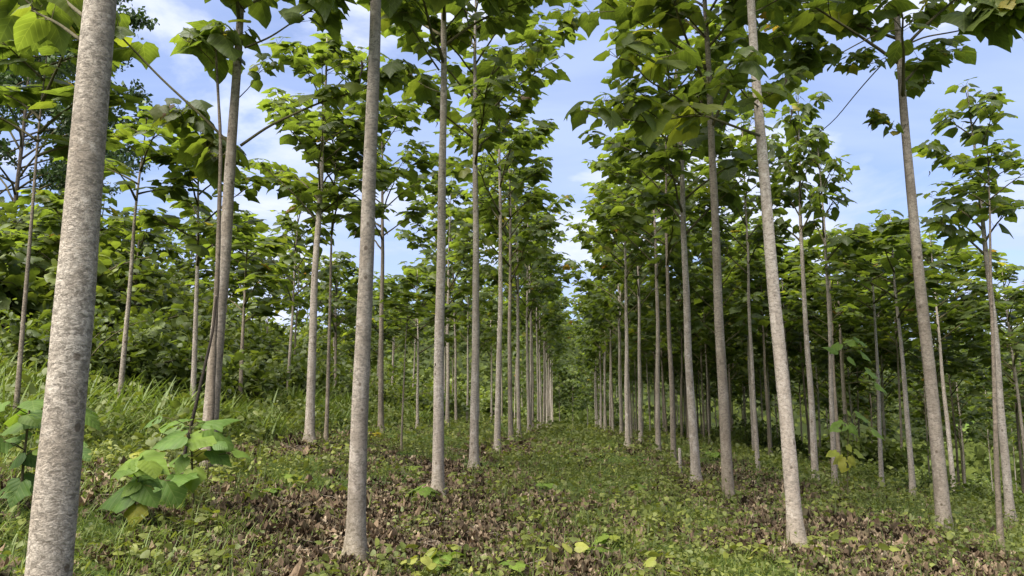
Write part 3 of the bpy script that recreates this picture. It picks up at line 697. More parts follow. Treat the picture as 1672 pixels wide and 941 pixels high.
K = [(342, 745, ys), (346, 640, ys), (350, 540, ys), (355, 450, ys), (358, 340, ys), (361, 240, ys), (356, 150, ys), (351, 60, ys)]
DT, DTP = free_stem('young_tree', K, .045, .014, M_bark2, 'thin brown crooked young tree with leaf tuft on top, hugging the pale forked trunk', 'tree', part='trunk')
mb = MB(); r = np.random.default_rng(3); nd = []
for i in range(5):
    Q = limb(DTP[-1] - [0, 0, .05 + .09 * i], i * 2.5 + .4, R(40), R(5), .32 + .03 * i, 5, r); mb.tube(Q, np.linspace(.008, .004, len(Q)), 5, 0); nd += leaf_nodes(Q, .3, 1, .16, r)
put_leaves(mb, nd, 1.0, r, 1, (.3, 1.0), tone=(.35, .8)); mb.obj('crown', [M_twig, M_leaf], DT)

def sapling(label, stem_px, Y, leaves_px, name='sapling', r0=.012, mat_stem=M_stem, stem_dY=None, cat='sapling', group=None, extra=0, reach=1.0, lm=None):
    """stem_px from base to top; leaves_px: (stalk px, stalk py, tip px, tip py, tone, tilt)"""
    b = at(*stem_px[0], Y); b[2] = float(G(b[0], b[1])); root = empty(name, b); tag(root, label, cat, group)
    K = np.array([at(px, py, Y) for px, py in stem_px]); K[0] = b - [0, 0, .03]; K = K - b
    s = np.linspace(0, 1, 4 * len(K)); t = np.linspace(0, 1, len(K)); P = np.array([np.interp(s, t, K[:, k_]) for k_ in range(3)]).T
    mb = MB(); mb.tube(P, np.linspace(r0, r0 * .5, len(P)), 7, 0, .3)
    r = np.random.default_rng(int(abs(stem_px[0][0]))); lf = MB()
    for i, (ax, ay, bx, by, tone, tilt) in enumerate(leaves_px):
        dy = tilt + r.normal(0, .04)
        A = at(ax, ay, Y + dy * .6) - b; B = at(bx, by, Y + dy) - b
        j = np.argmin(np.linalg.norm(P - (A - [0, 0, .06]), axis=1)); q = P[j]
        mid = (q + A) / 2 + [0, 0, .03]
        mb.tube([q, mid, A], [.005, .004, .0035], 5, 0, .3)
        v = B - A; L = np.linalg.norm(v)
        nrm = np.array([.12 * r.normal(), -.55, 1.0]) if tilt <= .3 else np.array([0, -.2, 1.0])
        nrm = nrm - v / L * (nrm @ v) / L
        lf.leaves(BIG[(0, 3, 6, 1)[i % 4]], A[None], v[None], nrm[None], L * .88, r.uniform(.88, 1.05), tone, 0)
    for q_ in range(extra):
        t_ = r.uniform(.30, 1); p_ = P[int(t_ * (len(P) - 1))]; a_ = q_ * 2.4 + r.normal(0, .4); dd = np.array([math.cos(a_), math.sin(a_), .35]); L = r.uniform(.13, .24)
        A = p_ + dd * r.uniform(.10, .26) * reach; mb.tube([p_, (p_ + A) / 2 + [0, 0, .02], A], [.005, .004, .003], 5, 0, .3)
        lf.leaves(BIG[(0, 1, 3, 5, 6)[q_ % 5]], A[None], (dd * [1, 1, 0] - [0, 0, r.uniform(.1, .7)])[None], np.array([[0, -.3, 1.0]]) + r.normal(0, .2, 3), L, 1.0, r.uniform(.15, .8), 0)
    mb.obj('stem', [mat_stem], root)
    lf.obj('foliage', [lm or M_big], root)
    return root
S1 = hit(217, 858)
sapling('bright green broad-leaved sapling with a yellowing lowest leaf, right of the thick foreground trunk', [(217, 858), (220, 825), (226, 770), (231, 742)], S1[1],
        [(226, 752, 168, 778, .75, -.12), (230, 742, 252, 752, .9, .10), (228, 742, 208, 738, .95, .05), (222, 792, 140, 822, .25, -.1), (224, 788, 190, 812, .7, -.15),
         (228, 750, 282, 772, .7, -.05), (226, 788, 258, 795, .9, .1), (222, 826, 214, 866, .98, -.2), (226, 800, 200, 790, .8, .2), (226, 776, 272, 795, .3, .2), (232, 790, 262, 826, .45, -.2)], r0=.013, extra=3, lm=M_bright)
S2 = hit(316, 838)
sapling('large-leaved green sapling under the blackened dead stem', [(316, 838), (315, 800), (314, 765), (312, 720), (310, 690)], S2[1],
        [(300, 712, 238, 726, .35, -.15), (312, 716, 362, 724, .75, -.1), (345, 702, 394, 734, .5, .1), (314, 768, 312, 806, .8, -.25), (300, 748, 282, 780, .6, -.2), (345, 736, 384, 762, .25, .05),
         (300, 690, 252, 688, .5, .25), (335, 690, 395, 672, .35, .4), (325, 690, 358, 696, .55, .3), (318, 742, 350, 750, .95, .1), (305, 745, 268, 748, .5, .2), (270, 785, 302, 836, .3, -.15), (300, 700, 330, 690, .7, .35)], r0=.014, extra=6, reach=1.7, lm=M_bright)
S3 = hit(30, 846)
sapling('dark green broad-leaved sapling at the left edge, left of the thick foreground trunk', [(30, 846), (34, 800), (40, 740), (46, 690), (48, 668)], S3[1],
        [(40, 690, -12, 706, .5, -.1), (48, 680, 84, 700, .3, -.05), (44, 678, 62, 690, .6, -.2), (36, 740, 2, 768, .15, -.1), (44, 742, 78, 764, .2, .05), (34, 788, 12, 834, .3, -.2), (40, 700, 20, 680, .7, .2),
         (46, 672, 72, 655, .5, .25), (38, 780, 70, 806, .25, .1), (34, 720, -20, 725, .4, .1), (30, 790, -20, 800, .3, .1)], r0=.015, extra=9, reach=1.7)
S4 = hit(138, 800)
sapling('small dark leafy sapling peeping out right of the thick foreground trunk', [(122, 810), (126, 770), (130, 730)], S4[1] + .6,
        [(130, 735, 148, 752, .25, -.1), (128, 725, 146, 728, .4, 0), (126, 765, 150, 782, .2, -.1), (124, 740, 100, 755, .3, .1)], r0=.01)
S5 = hit(1384, 824)
sapling('slender sapling with tiers of bright yellow-green leaves, right of the first right-row trunk', [(1384, 824), (1384, 760), (1385, 700), (1380, 640), (1377, 590), (1376, 550)], S5[1],
        [(1366, 738, 1346, 744, .9, -.1), (1396, 738, 1416, 750, .85, -.1), (1381, 752, 1374, 774, .98, -.15), (1390, 746, 1400, 764, .95, -.1), (1376, 746, 1356, 758, .95, .1), (1384, 728, 1392, 740, .9, -.1),
         (1376, 690, 1352, 702, .6, -.1), (1390, 694, 1406, 712, .65, -.1), (1424, 702, 1450, 716, .75, 0), (1400, 678, 1426, 690, .6, .1), (1384, 670, 1396, 682, .8, .1),
         (1366, 572, 1342, 562, .5, 0), (1386, 584, 1402, 598, .6, -.1), (1415, 606, 1440, 620, .6, -.05), (1430, 626, 1456, 640, .6, 0), (1384, 560, 1404, 548, .7, .1), (1370, 562, 1350, 578, .55, .1), (1398, 556, 1422, 566, .5, .1), (1406, 574, 1432, 590, .6, .1)], r0=.011, lm=M_bright)
S6 = hit(1608, 835)
sapling('sapling with a few flat bright leaves between two thin trunks at the right edge', [(1608, 835), (1606, 760), (1603, 700), (1600, 670)], S6[1],
        [(1566, 698, 1540, 708, .7, 0), (1580, 706, 1562, 724, .8, -.1), (1592, 690, 1572, 698, .6, .1), (1610, 682, 1632, 672, .75, 0), (1620, 690, 1648, 692, .7, .1), (1603, 680, 1588, 670, .6, .1), (1618, 702, 1640, 714, .7, -.1)], r0=.010, lm=M_bright)
# cut stake
q = hit(1112, 779); st = empty('cut_stake', q); tag(st, 'short pale cut stake standing before the dark brown trunk', 'stake')
mb = MB(); mb.tube([(0, 0, -.05), (-.01, 0, .3), (-.015, 0, .62)], [.038, .036, .034], 9, 0, 0); mb.obj('post', [M_bark], st)

# ------------------------------------------------------------------ small seedlings on the ground
def seedling_mesh(seed, pairs, size, mat, yellow=False):
    r = np.random.default_rng(seed); mb = MB(); h_ = .05 + .03 * pairs
    P = np.array([[0, 0, -.02], [.01, .0, h_ * .5], [0, .01, h_]]); mb.tube(P, [.006, .005, .003], 5, 0, .3)
    for i in range(pairs):
        z = h_ * (1 - .28 * i); a = r.uniform(0, 6.28)
        for k_ in range(4 if i == 0 else 2):
            aa = a + k_ * (1.57 if i == 0 else 3.14) + r.normal(0, .2); dd = np.array([math.cos(aa), math.sin(aa), 0])
            mb.tube([[0, 0, z], dd * .05 + [0, 0, z + .02]], [.003, .002], 4, 0, .3)
            mb.leaves(BIG[0], (dd * .05 + [0, 0, z + .02])[None], (dd + [0, 0, r.uniform(-.4, .05)])[None], np.array([[0, 0, 1.0]]) + r.normal(0, .15, 3), size * r.uniform(.75, 1.1), 1.0, r.uniform(.55, .88), 1)
    return mb.mesh('foliage', [M_stem, mat])
SD = [seedling_mesh(i, 1 + i % 2, .14, M_bright) for i in range(4)]
for i, (px, py, sc, lab) in enumerate([
        (840, 936, 1.0, 'bright green four-leaved seedling at the bottom edge, right of centre-left litter'),
        (722, 934, 1.25, 'light green big-leaved seedling at the bottom edge, right of the scarred trunk'),
        (440, 812, 1.0, 'small bright seedling with paired leaves on the grass right of the big-leaved sapling'),
        (474, 790, 1.0, 'pale seedling above the brown leaf heap, left of the scarred trunk'),
        (676, 772, 1.2, 'bright little seedling just left of the third left-row trunk'),
        (690, 818, 1.5, 'leafy clump of seedling at the foot of the third left-row trunk'),
        (892, 802, 1.2, 'bright two-leaved seedling in the middle of the aisle'),
        (996, 896, 1.1, 'broad-leaved seedling in the green front of the aisle'),
        (968, 912, 1.0, 'bright seedling left of the broad-leaved one at the front of the aisle'),
        (1168, 752, 1.8, 'feathery bright plant between the second and third right-row trunks'),
        (1440, 858, 1.2, 'green seedling amid brown litter left of the stout right trunk'),
        (1040, 806, 1.1, 'small bright seedling in the aisle before the third right-row trunk')]):
    o = link('seedling', SD[i % 4], None, hit(px, py), rng.uniform(0, 6.28), (sc,) * 3); tag(o, lab, 'seedling', 'seedlings on the forest floor')
o = link('yellow_seedling', seedling_mesh(9, 3, .16, M_yellow), None, hit(612, 716), .5, (1.1, 1.1, .8)); tag(o, 'small plant with vivid yellow leaves beside the grey-brown trunk on the bank', 'seedling')

# ------------------------------------------------------------------ shrubs and the fine-leaved tree
def shrub_mesh(seed, n, lsz, tpls, mat, flat=.8, nl=26):
    r = np.random.default_rng(seed); mb = MB()
    # sprays of leaves on arching shoots
    for i in range(nl):
        a = r.uniform(0, 6.28); e = R(r.uniform(5, 85)); L = r.uniform(.55, 1.35)
        P = limb((r.normal(0, .15), r.normal(0, .15), 0), a, e, e - R(r.uniform(20, 70)), L, 7, r, .2); P[:, 2] *= flat
        mb.tube(P, np.linspace(.014, .003, len(P)), 4, 0, .3)
        m = n // nl; s = r.uniform(.15, 1, m) ** .8
        C = np.array([along(P, q)[0] for q in s]); C = C + r.normal(0, .10, C.shape); C[:, 2] = np.abs(C[:, 2])
        Yd = r.normal(size=C.shape); Yd[:, 2] = Yd[:, 2] * .4 - .3; Nn = UPZ + r.normal(0, .45, C.shape)
        tn = np.clip(r.uniform(.15, .75, m) + r.normal(0, .12), 0, 1)
        w = r.integers(0, len(tpls), m)
        for t in range(len(tpls)):
            k_ = w == t; mb.leaves(tpls[t], C[k_], Yd[k_], Nn[k_], lsz * r.uniform(.6, 1.3, k_.sum()), 1.0, tn[k_], 1)
    return mb.mesh('shrub', [M_twig, mat])
SH = [shrub_mesh(1, 3000, .10, SMALL, M_bush, .9, 40), shrub_mesh(2, 2400, .12, SMALL, M_bush, .8, 34), shrub_mesh(3, 3600, .08, SMALL, M_bush, 1.1, 44), shrub_mesh(4, 1500, .12, [BIG[0], BIG[1]], M_bush, 1.0, 26)]
def shrub(x, y, s, k_, label, group, sz=1.0, sink=.1):
    o = link('shrub', SH[k_], None, (x, y, float(G(x, y)) - sink), rng.uniform(0, 6.28), (s, s * rng.uniform(.9, 1.1), s * sz)); tag(o, label, 'shrub', group); return o
SHAPE = ['small-leaved rounded', 'broad spreading', 'dense fine-leaved', 'large-leaved upright']
n_s = 0
for ring, (ua, ub, cnt, ya_, yb_, sm) in enumerate([(-13, -9.6, 22, 15, 30, 1.6), (-17, -12, 28, 16, 46, 2.4), (-24, -16, 26, 18, 60, 3.1), (-12, -8, 14, 30, 62, 2.0), (-34, -22, 14, 26, 60, 4.2)]):
    for i in range(cnt):
        u = rng.uniform(ua, ub); y = ya_ + (yb_ - ya_) * (i + rng.random()) / cnt; k_ = int(rng.integers(0, 4))
        zone = ['along the foot of the left hillside, behind the tall grass', 'low on the left hillside', 'halfway up the left hillside', 'behind the thin trees of the left bank', 'high on the left hillside'][ring]
        shrub(u + SL * y, y, sm * rng.uniform(.7, 1.2), k_, f'{SHAPE[k_]} shrub {zone}', f'{SHAPE[k_]} shrubs {zone}', rng.uniform(.8, 1.25))
for i in range(66):
    u = rng.uniform(7.5, 46); y = rng.uniform(21 + .3 * max(0, 12 - u), 78); k_ = int(rng.integers(0, 4))
    shrub(u + SL * y, y, rng.uniform(1.0, 2.3), k_, f'{SHAPE[k_]} shrub in the shade under the stand down the slope', f'{SHAPE[k_]} shrubs under the stand', rng.uniform(.8, 1.3))
for i in range(20):
    u = rng.uniform(8.6, 15); y = rng.uniform(14, 25); k_ = int(rng.integers(0, 4))
    shrub(u + SL * y, y, rng.uniform(.45, .95), k_, f'{SHAPE[k_]} low shrub on the slope edge below the stout branching trunk', f'{SHAPE[k_]} low shrubs on the slope edge', rng.uniform(.7, 1.1))
for i in range(20):
    u = rng.uniform(40, 80); y = rng.uniform(36, 100); k_ = int(rng.integers(0, 4))
    shrub(u + SL * y, y, rng.uniform(2.4, 4.0), k_, f'{SHAPE[k_]} tall shrub beyond the stand down the slope', f'{SHAPE[k_]} tall shrubs beyond the stand', 1.2)
for i in range(32):
    u = rng.uniform(-11.5, -6.3); y = rng.uniform(12, 27); k_ = int(rng.integers(0, 4))
    shrub(u + SL * y, y, rng.uniform(.35, .8), k_, f'{SHAPE[k_]} low shrub in the tall grass of the left bank', f'{SHAPE[k_]} low shrubs in the tall grass', rng.uniform(.7, 1.1))
for i in range(44):
    y = rng.uniform(60, 112); u = rng.uniform(5, 44) if i % 2 else rng.uniform(-24, -5); k_ = int(rng.integers(0, 4))
    shrub(u + SL * y, y, rng.uniform(1.8, 3.4), k_, f'{SHAPE[k_]} shrub at the far end of the plantation', f'{SHAPE[k_]} shrubs at the far end', 1.1)
# hillside trees (same kind, growing among the shrubs)
for i, (u, y, hgt) in enumerate([(-13.5, 19.5, 5.6), (-15, 23, 6.5), (-17.5, 25, 7), (-14, 30, 6.5), (-19, 31, 7.5), (-22, 36, 8), (-13, 41, 6.5), (-18, 44, 8), (-24, 46, 9), (-15, 53, 8), (-20, 56, 9)]):
    hgt = cap(u + SL * y, y, hgt); tree(onground(u + SL * y, y), .10, hgt, hgt * .3, 'big', (rng.normal(0, .02), 0), f'leafy young tree, {ORD[i]} among the shrubs of the left hillside' if i < 0 else 'leafy young tree growing up through the shrubs of the left hillside', 'young trees of the left hillside', 8, 12, mat=M_bark2, sxy=.95)
def fine_tree(x, y, hgt, Rr, label, seed):
    r = np.random.default_rng(seed); root = empty('fine_leaved_tree', onground(x, y)); tag(root, label, 'tree')
    me, P = trunk_mesh(hgt * .9, .085, (.01, 0), seed, 10, 16, M_bark2); link('trunk', me, root)
    mb = MB(); C = []
    for i in range(46):
        t = .20 + .75 * (i + r.random()) / 46; z = hgt * t; a = i * 2.4 + r.normal(0, .3)
        L = Rr * (1.1 - .75 * t) * r.uniform(.8, 1.3) * 1.5
        Q = limb((0.01 * z, 0, z), a, R(r.uniform(25, 55)), R(r.uniform(-15, 30)), L, 9, r, .15); mb.tube(Q, np.linspace(.04, .006, len(Q)), 5, 0)
        for k_ in range(17):
            p, d = along(Q, r.uniform(.3, 1))
            W = limb(p, math.atan2(d[1], d[0]) + r.normal(0, .9), R(r.uniform(0, 50)), R(r.uniform(-35, 15)), r.uniform(.5, 1.1), 5, r, .2); mb.tube(W, np.linspace(.009, .003, len(W)), 3, 0)
            m = 36; s = r.uniform(.15, 1, m); pts = np.array([along(W, q)[0] for q in s]) + r.normal(0, .09, (m, 3)); C.append(pts)
    C = np.concatenate(C); n = len(C); Yd = r.normal(size=C.shape) - [0, 0, .5]
    mb.leaves(TINY, C, Yd, UPZ + r.normal(0, .6, C.shape), r.uniform(.11, .20, n), 1.2, r.random(n), 1)
    mb.obj('crown', [M_twig, M_fine], root)
    return root
p = at(5, 500, 24); fine_tree(p[0], 24, 13.5, 3.5, 'tall feathery tree with fine dark leaves behind the thick foreground trunk, upper left', 77)
p = at(-110, 500, 26); fine_tree(p[0], 28, 13.0, 4.0, 'second feathery fine-leaved tree cut by the left edge of the photo', 78)

# ------------------------------------------------------------------ forest floor growth
def scatter(n, y0, y1, pw=1.0, spread=.74, x_extra=1.5):
    """points over the ground the camera looks at; pw: how strongly they thicken towards the front"""
    t = rng.random(n)
    y = (y0 ** (2 - pw) + t * (y1 ** (2 - pw) - y0 ** (2 - pw))) ** (1 / (2 - pw)) if pw != 2 else y0 * (y1 / y0) ** t
    x = rng.uniform(-1, 1, n) * (spread * y + x_extra)
    return x, y
def trunk_clear(x, y, r_=.13):
    B = np.array(ALL_BASES); B = B[B[:, 1] < 16]
    keep = np.ones(len(x), bool)
    for bx, by in B: keep &= (x - bx) ** 2 + (y - by) ** 2 > r_ ** 2
    return keep
# dry leaves
dl = MB()
CRUMP = [(0, 0), (.22, -.05), (.38, .1), (.40, .35), (.34, .6), (.20, .85), (0, .95)]
CURL = [leaf_tpl(HEART, 2, .35, .3, .4, 11), leaf_tpl(CRUMP, 3, .7, -.45, 1.2, 12), leaf_tpl(CRUMP, 3, -.45, .7, 1.1, 13), leaf_tpl(CRUMP, 3, 1.1, .4, .9, 14)]
for n, a, b_, s0, s1 in ((74000, 3.2, 11, .03, .115), (44000, 10.5, 26, .055, .15), (11000, 26, 50, .10, .24)):
    x, y = scatter(n, a, b_, 1.2); lt = litter(x, y); k_ = (rng.random(n) < np.clip(lt * 1.5 - .12, 0.02, 1)) & trunk_clear(x, y); x, y = x[k_], y[k_]; m = len(x)
    O = np.stack([x, y, G(x, y) + rng.uniform(.0, .035, m)], 1); th = rng.uniform(0, 6.28, m)
    Yd = np.stack([np.cos(th), np.sin(th), rng.normal(.0, .09, m)], 1); Nn = np.stack([rng.normal(0, .24, m), rng.normal(0, .24, m), np.where(rng.random(m) < .5, 1., -1.)], 1)
    sz = rng.uniform(s0, s1, m); tn = np.clip(rng.beta(1.1, 1.7, m), 0, 1); w = rng.integers(0, 4, m)
    sz = np.where(rng.random(m) < .07, sz * 1.6, sz)
    for t in range(4): dl.leaves(CURL[t], O[w == t], Yd[w == t], Nn[w == t], sz[w == t], .9, tn[w == t])
tag(dl.obj('leaf_litter', [M_dry]), 'brown curled dead leaves littering the ground along the tree rows', 'leaf litter', None, 'stuff')
# fallen twigs in the litter
tw = MB()
x, y = scatter(900, 3.5, 16, 1.2); lt = litter(x, y); k_ = rng.random(900) < lt * 1.6
for a, c in zip(x[k_], y[k_]):
    th = rng.uniform(0, 6.28); L = rng.uniform(.15, .5); p0 = np.array([a, c, float(G(a, c)) + .03]); d = np.array([math.cos(th), math.sin(th), 0]) * L
    p2 = p0 + d; p2[2] = float(G(p2[0], p2[1])) + .04; pm = (p0 + p2) / 2 + [rng.normal(0, .03), rng.normal(0, .03), .03]
    tw.tube([p0, pm, p2], [.006, .005, .003], 4, 0, .2)
tag(tw.obj('twig_litter', [M_bark2]), 'thin fallen twigs scattered in the leaf litter', 'twig litter', None, 'stuff')
# low weeds
wd = MB()
for n, a, b_, kl, hs, ls in ((11500, 3.2, 9, 13, .11, .031), (19000, 8.5, 18, 10, .14, .040), (20000, 17, 36, 7, .20, .070), (13000, 34, 95, 6, .30, .14)):
    x, y = scatter(n, a, b_, .9); u = x - SL * y
    pr = np.clip(.66 - .75 * litter(x, y) + .55 * wav(x, y, 2.0, 7, 8), .06, 1)
    k_ = (rng.random(n) < pr) & trunk_clear(x, y, .11); x, y = x[k_], y[k_]; m = len(x)
    ps = np.clip(rng.lognormal(-.15, .6, m), .3, 3.0) * (1 + .3 * wav(x, y, 1.1, 5, 2))
    ps = np.clip(ps, .35, 2.6); z = G(x, y); ptone = np.clip(.45 + .22 * wav(x, y, .9, 6, 4) + rng.normal(0, .14, m), .05, .95)
    wide = rng.choice([.35, .6, .9, 1.3, 1.7], m)
    for j in range(kl):
        th = rng.uniform(0, 6.28, m); hh = hs * ps * rng.uniform(.15, 1.0, m); rr = hs * ps * rng.uniform(.05, .75, m)
        O = np.stack([x + np.cos(th) * rr, y + np.sin(th) * rr, z + hh], 1); th2 = th + rng.normal(0, .5, m)
        Yd = np.stack([np.cos(th2), np.sin(th2), rng.normal(.05, .5, m)], 1); Nn = UPZ + rng.normal(0, .55, O.shape)
        wd.leaves(SMALL[j % 2], O, Yd, Nn, ls * ps ** .7 * rng.uniform(.6, 1.3, m), wide, np.clip(ptone + rng.normal(0, .08, m), 0, 1))
    for j in range(2):
        th = rng.uniform(0, 6.28, m); q = hs * ps * .5
        O = np.stack([x, y, z], 1); Yd = np.stack([np.cos(th) * .5, np.sin(th) * .5, np.ones(m)], 1)
        wd.leaves(TINY, O, Yd, np.stack([np.cos(th), np.sin(th), np.zeros(m)], 1), hs * ps * .9, .10, .2)
# taller tangle on the left bank
x = rng.uniform(-22, -3.5, 4200); y = rng.uniform(9.5, 32, 4200); u = x - SL * y; k_ = (u < -5.8 + .8 * wav(x, y, .7, 5, 1)) & (u > -13.5) & (rng.random(4200) < .55 + .8 * wav(x, y, .8, 6, 9)); x, y = x[k_], y[k_]; m = len(x); z = G(x, y)
ps = rng.uniform(.5, 1.5, m); pt = np.clip(.35 + .25 * wav(x, y, .6, 5, 2) + rng.normal(0, .1, m), .02, .9)
for j in range(12):
    th = rng.uniform(0, 6.28, m); hh = .5 * ps * rng.uniform(.15, 1, m); rr = .22 * ps * rng.uniform(.1, 1, m)
    O = np.stack([x + np.cos(th) * rr, y + np.sin(th) * rr, z + hh], 1); Yd = np.stack([np.cos(th), np.sin(th), rng.normal(-.2, .4, m)], 1)
    wd.leaves(SMALL[j % 2], O, Yd, UPZ + rng.normal(0, .5, O.shape), .11 * ps ** .5 * rng.uniform(.5, 1.4, m), rng.choice([.6, 1.0, 1.5], m), np.clip(pt + rng.normal(0, .08, m), 0, 1))
# broad-leaved clumps
nb_ = 950; x, y = scatter(nb_, 3.6, 17, 1.0); u = x - SL * y
k_ = (rng.random(nb_) < np.clip(.10 + .75 * wav(x, y, 1.6, 7, 11) + .12 * (np.abs(u - .8) < 1.6), .02, .8)) & trunk_clear(x, y, .2); x, y = x[k_], y[k_]; m = len(x); z = G(x, y); ps = rng.uniform(.6, 1.35, m); pt = rng.uniform(.35, .9, m)
for j in range(8):
    th = rng.uniform(0, 6.28, m); hh = .17 * ps * rng.uniform(.25, 1, m); rr = .17 * ps * rng.uniform(.1, .8, m)
    O = np.stack([x + np.cos(th) * rr, y + np.sin(th) * rr, z + hh], 1); Yd = np.stack([np.cos(th), np.sin(th), rng.normal(-.15, .3, m)], 1)
    wd.leaves(leaf_tpl(HEART if j % 2 else CRUMP, 1, .1, .25, .08, j), O, Yd, UPZ + rng.normal(0, .35, O.shape), .078 * ps * rng.uniform(.6, 1.3, m), 1.0, np.clip(pt + rng.normal(0, .07, m), 0, 1))
    wd.leaves(TINY, np.stack([x, y, z], 1), O - np.stack([x, y, z], 1), np.tile([[0, -1., .2]], (m, 1)), np.linalg.norm(O - np.stack([x, y, z], 1), axis=1), .05, .2)
tag(wd.obj('weeds', [M_weed]), 'low leafy green weeds covering the forest floor', 'weeds', None, 'stuff')
# creeping vines with larger leaves at the front of the aisle
# grass
gs = MB()
def grass(x, y, hgt, per, spread, tone0):
    m = len(x); z = G(x, y)
    for j in range(per):
        th = rng.uniform(0, 6.28, m); ox = rng.normal(0, spread, m); oy = rng.normal(0, spread, m)
        O = np.stack([x + ox, y + oy, z - .01], 1); lean = rng.uniform(.1, .7, m)
        Yd = np.stack([np.cos(th) * lean, np.sin(th) * lean, np.ones(m)], 1); Nn = np.stack([-np.cos(th), -np.sin(th), lean], 1)
        gs.leaves(BLADE[j % 3], O, Yd, Nn, hgt * rng.uniform(.5, 1.25, m), np.clip(.12 / np.maximum(hgt, .08), .35, 1.0) * np.clip(y / 8, 1, 3.5), np.clip(tone0 + rng.normal(0, .16, m), 0, 1))
x, y = scatter(13000, 3.2, 11, .8); k_ = rng.random(13000) < np.clip(.55 + .6 * wav(x, y, 1.5, 6, 1) - .9 * litter(x, y) + .25 * (x - SL * y < -2), .03, 1); x, y = x[k_], y[k_]; grass(x, y, .17 * (1 + .3 * wav(x, y, 1.2, 5, 2)), 8, .05, .5)
x, y = scatter(14000, 10.5, 40, .8); k_ = rng.random(14000) < np.clip(.5 + .5 * wav(x, y, .8, 6, 1) - .9 * litter(x, y), .03, 1); x, y = x[k_], y[k_]; grass(x, y, .24 * (1 + .3 * wav(x, y, 1.2, 5, 2)), 6, .10, .5)
B = np.array([b for b in ALL_BASES if 3 < b[1] < 26]); n_r = 16
th = rng.uniform(0, 6.28, (len(B), n_r)); rr = rng.uniform(.08, .34, (len(B), n_r)); x = (B[:, :1] + np.cos(th) * rr).ravel(); y = (B[:, 1:2] + np.sin(th) * rr).ravel()
k_ = rng.random(len(x)) < .65; x, y = x[k_], y[k_]; grass(x, y, .15 * np.ones(len(x)), 6, .04, .5)
tag(gs.obj('grass', [M_grass]), 'short green grass growing between the weeds and tree rows', 'grass', None, 'stuff')
gs = MB()
x = rng.uniform(-20, -3, 9000); y = rng.uniform(8, 32, 9000); u = x - SL * y
k_ = (u < -6.0 + .7 * wav(x, y, .6, 5, 3)) & (u > -13.5) & (rng.random(9000) < .55 + .7 * wav(x, y, .7, 5, 6)); x, y = x[k_], y[k_]
grass(x, y, .70 * np.clip(1 + .55 * wav(x, y, .9, 5, 2), .35, 1.6), 9, .12, np.clip(.38 + .25 * wav(x, y, .5, 5, 7), .05, .8))
x, y = scatter(1500, 4.5, 9, 1.0); k_ = (x < -.25 * y - .5) & (rng.random(1500) < .5 + .6 * wav(x, y, 1.4, 6, 9)); x, y = x[k_], y[k_]
grass(x, y, .30 * np.ones(len(x)), 9, .05, .5)
tag(gs.obj('tall_grass', [M_grass]), 'tall arching grass on the bank below the left hillside', 'grass', None, 'stuff')

# ------------------------------------------------------------------ sky, sun
SUN_EL, SUN_AZ = R(54), math.atan2(-.50, -.50)          # azimuth measured from +Y towards +X
w = bpy.data.worlds.new('World'); scene.world = w; w.use_nodes = True
nt = w.node_tree; nt.nodes.clear(); L = nt.links.new
out = nt.nodes.new('ShaderNodeOutputWorld'); bg = nt.nodes.new('ShaderNodeBackground')
sky = nt.nodes.new('ShaderNodeTexSky'); sky.sky_type = 'NISHITA'; sky.sun_disc = False
sky.sun_elevation = SUN_EL; sky.sun_rotation = SUN_AZ; sky.air_density = 1.0; sky.dust_density = .6; sky.ozone_density = 2.0
tc = nt.nodes.new('ShaderNodeTexCoord'); sp = nt.nodes.new('ShaderNodeSeparateXYZ'); L(tc.outputs['Generated'], sp.inputs[0])
zc = math_(nt, 'ADD', math_(nt, 'MAXIMUM', sp.outputs[2], 0), .16)
cb = nt.nodes.new('ShaderNodeCombineXYZ'); L(math_(nt, 'DIVIDE', sp.outputs[0], zc), cb.inputs[0]); L(math_(nt, 'DIVIDE', sp.outputs[1], zc), cb.inputs[1])
n1 = N(nt, 'ShaderNodeTexNoise', i_Scale=1.15, i_Detail=8.0, i_Roughness=.55, i_Distortion=.3); mp = N(nt, 'ShaderNodeMapping'); mp.inputs['Location'].default_value = (7.7, 2.2, 0); L(cb.outputs[0], mp.inputs[0]); L(mp.outputs[0], n1.inputs['Vector'])
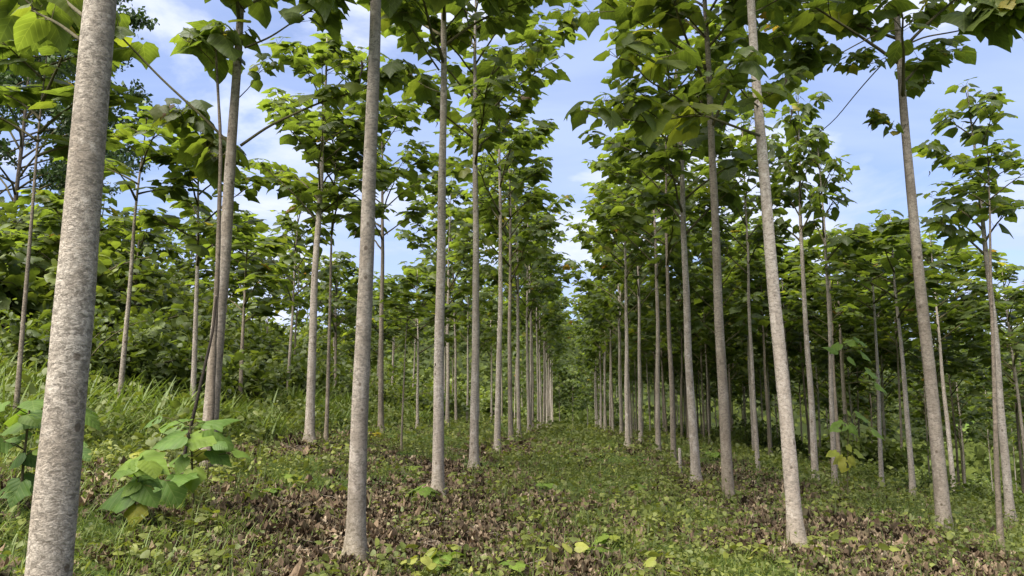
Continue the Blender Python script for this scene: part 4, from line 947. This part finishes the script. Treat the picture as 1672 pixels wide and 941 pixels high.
n2 = N(nt, 'ShaderNodeTexNoise', i_Scale=.9, i_Detail=6.0, i_Roughness=.5, i_Distortion=.8); mp2 = N(nt, 'ShaderNodeMapping'); mp2.inputs['Scale'].default_value = (.7, 2.2, 1); mp2.inputs['Rotation'].default_value = (0, 0, .5); L(cb.outputs[0], mp2.inputs[0]); L(mp2.outputs[0], n2.inputs['Vector'])
low = ramp(nt, sp.outputs[2], [(.02, .16), (.42, 0.0)])
puff = ramp(nt, math_(nt, 'ADD', n1.outputs['Fac'], low), [(.465, 0.0), (.57, .92)])
veil = ramp(nt, n2.outputs['Fac'], [(.32, .20), (.66, .80)])
cf = math_(nt, 'MAXIMUM', puff, veil)
shade = ramp(nt, n1.outputs['Fac'], [(.5, (3.7, 4.5, 6.9)), (.60, (5.6, 5.9, 7.0)), (.72, (5.3, 5.6, 6.7)), (.85, (4.2, 4.6, 5.9))])
col = mixc(nt, cf, mixc(nt, 1.0, sky.outputs[0], (1.03, 1.02, 1.17), 'MULTIPLY'), shade)
L(col, bg.inputs['Color']); bg.inputs['Strength'].default_value = .05; L(bg.outputs[0], out.inputs['Surface'])
ld = bpy.data.lights.new('sun', 'SUN'); ld.energy = 4.5; ld.angle = R(60); ld.color = (1, .95, .87)
so = bpy.data.objects.new('sun', ld); COL.objects.link(so)
sd = Vector((math.sin(SUN_AZ) * math.cos(SUN_EL), math.cos(SUN_AZ) * math.cos(SUN_EL), math.sin(SUN_EL)))
so.rotation_euler = sd.to_track_quat('Z', 'Y').to_euler(); so.location = sd * 60

vs = scene.view_settings; vs.view_transform = 'Standard'; vs.look = 'None'; vs.exposure = 1.84; vs.gamma = 1; vs.use_curve_mapping = False
c = scene.cycles if hasattr(scene, 'cycles') else None
scene.render.engine = 'CYCLES'
c = scene.cycles
c.max_bounces = 8; c.diffuse_bounces = 4; c.glossy_bounces = 2; c.transmission_bounces = 4; c.transparent_max_bounces = 4
c.use_denoising = True; c.sample_clamp_indirect = 6
try: c.denoiser = 'OPENIMAGEDENOISE'; c.denoising_input_passes = 'RGB_ALBEDO_NORMAL'
except Exception: pass
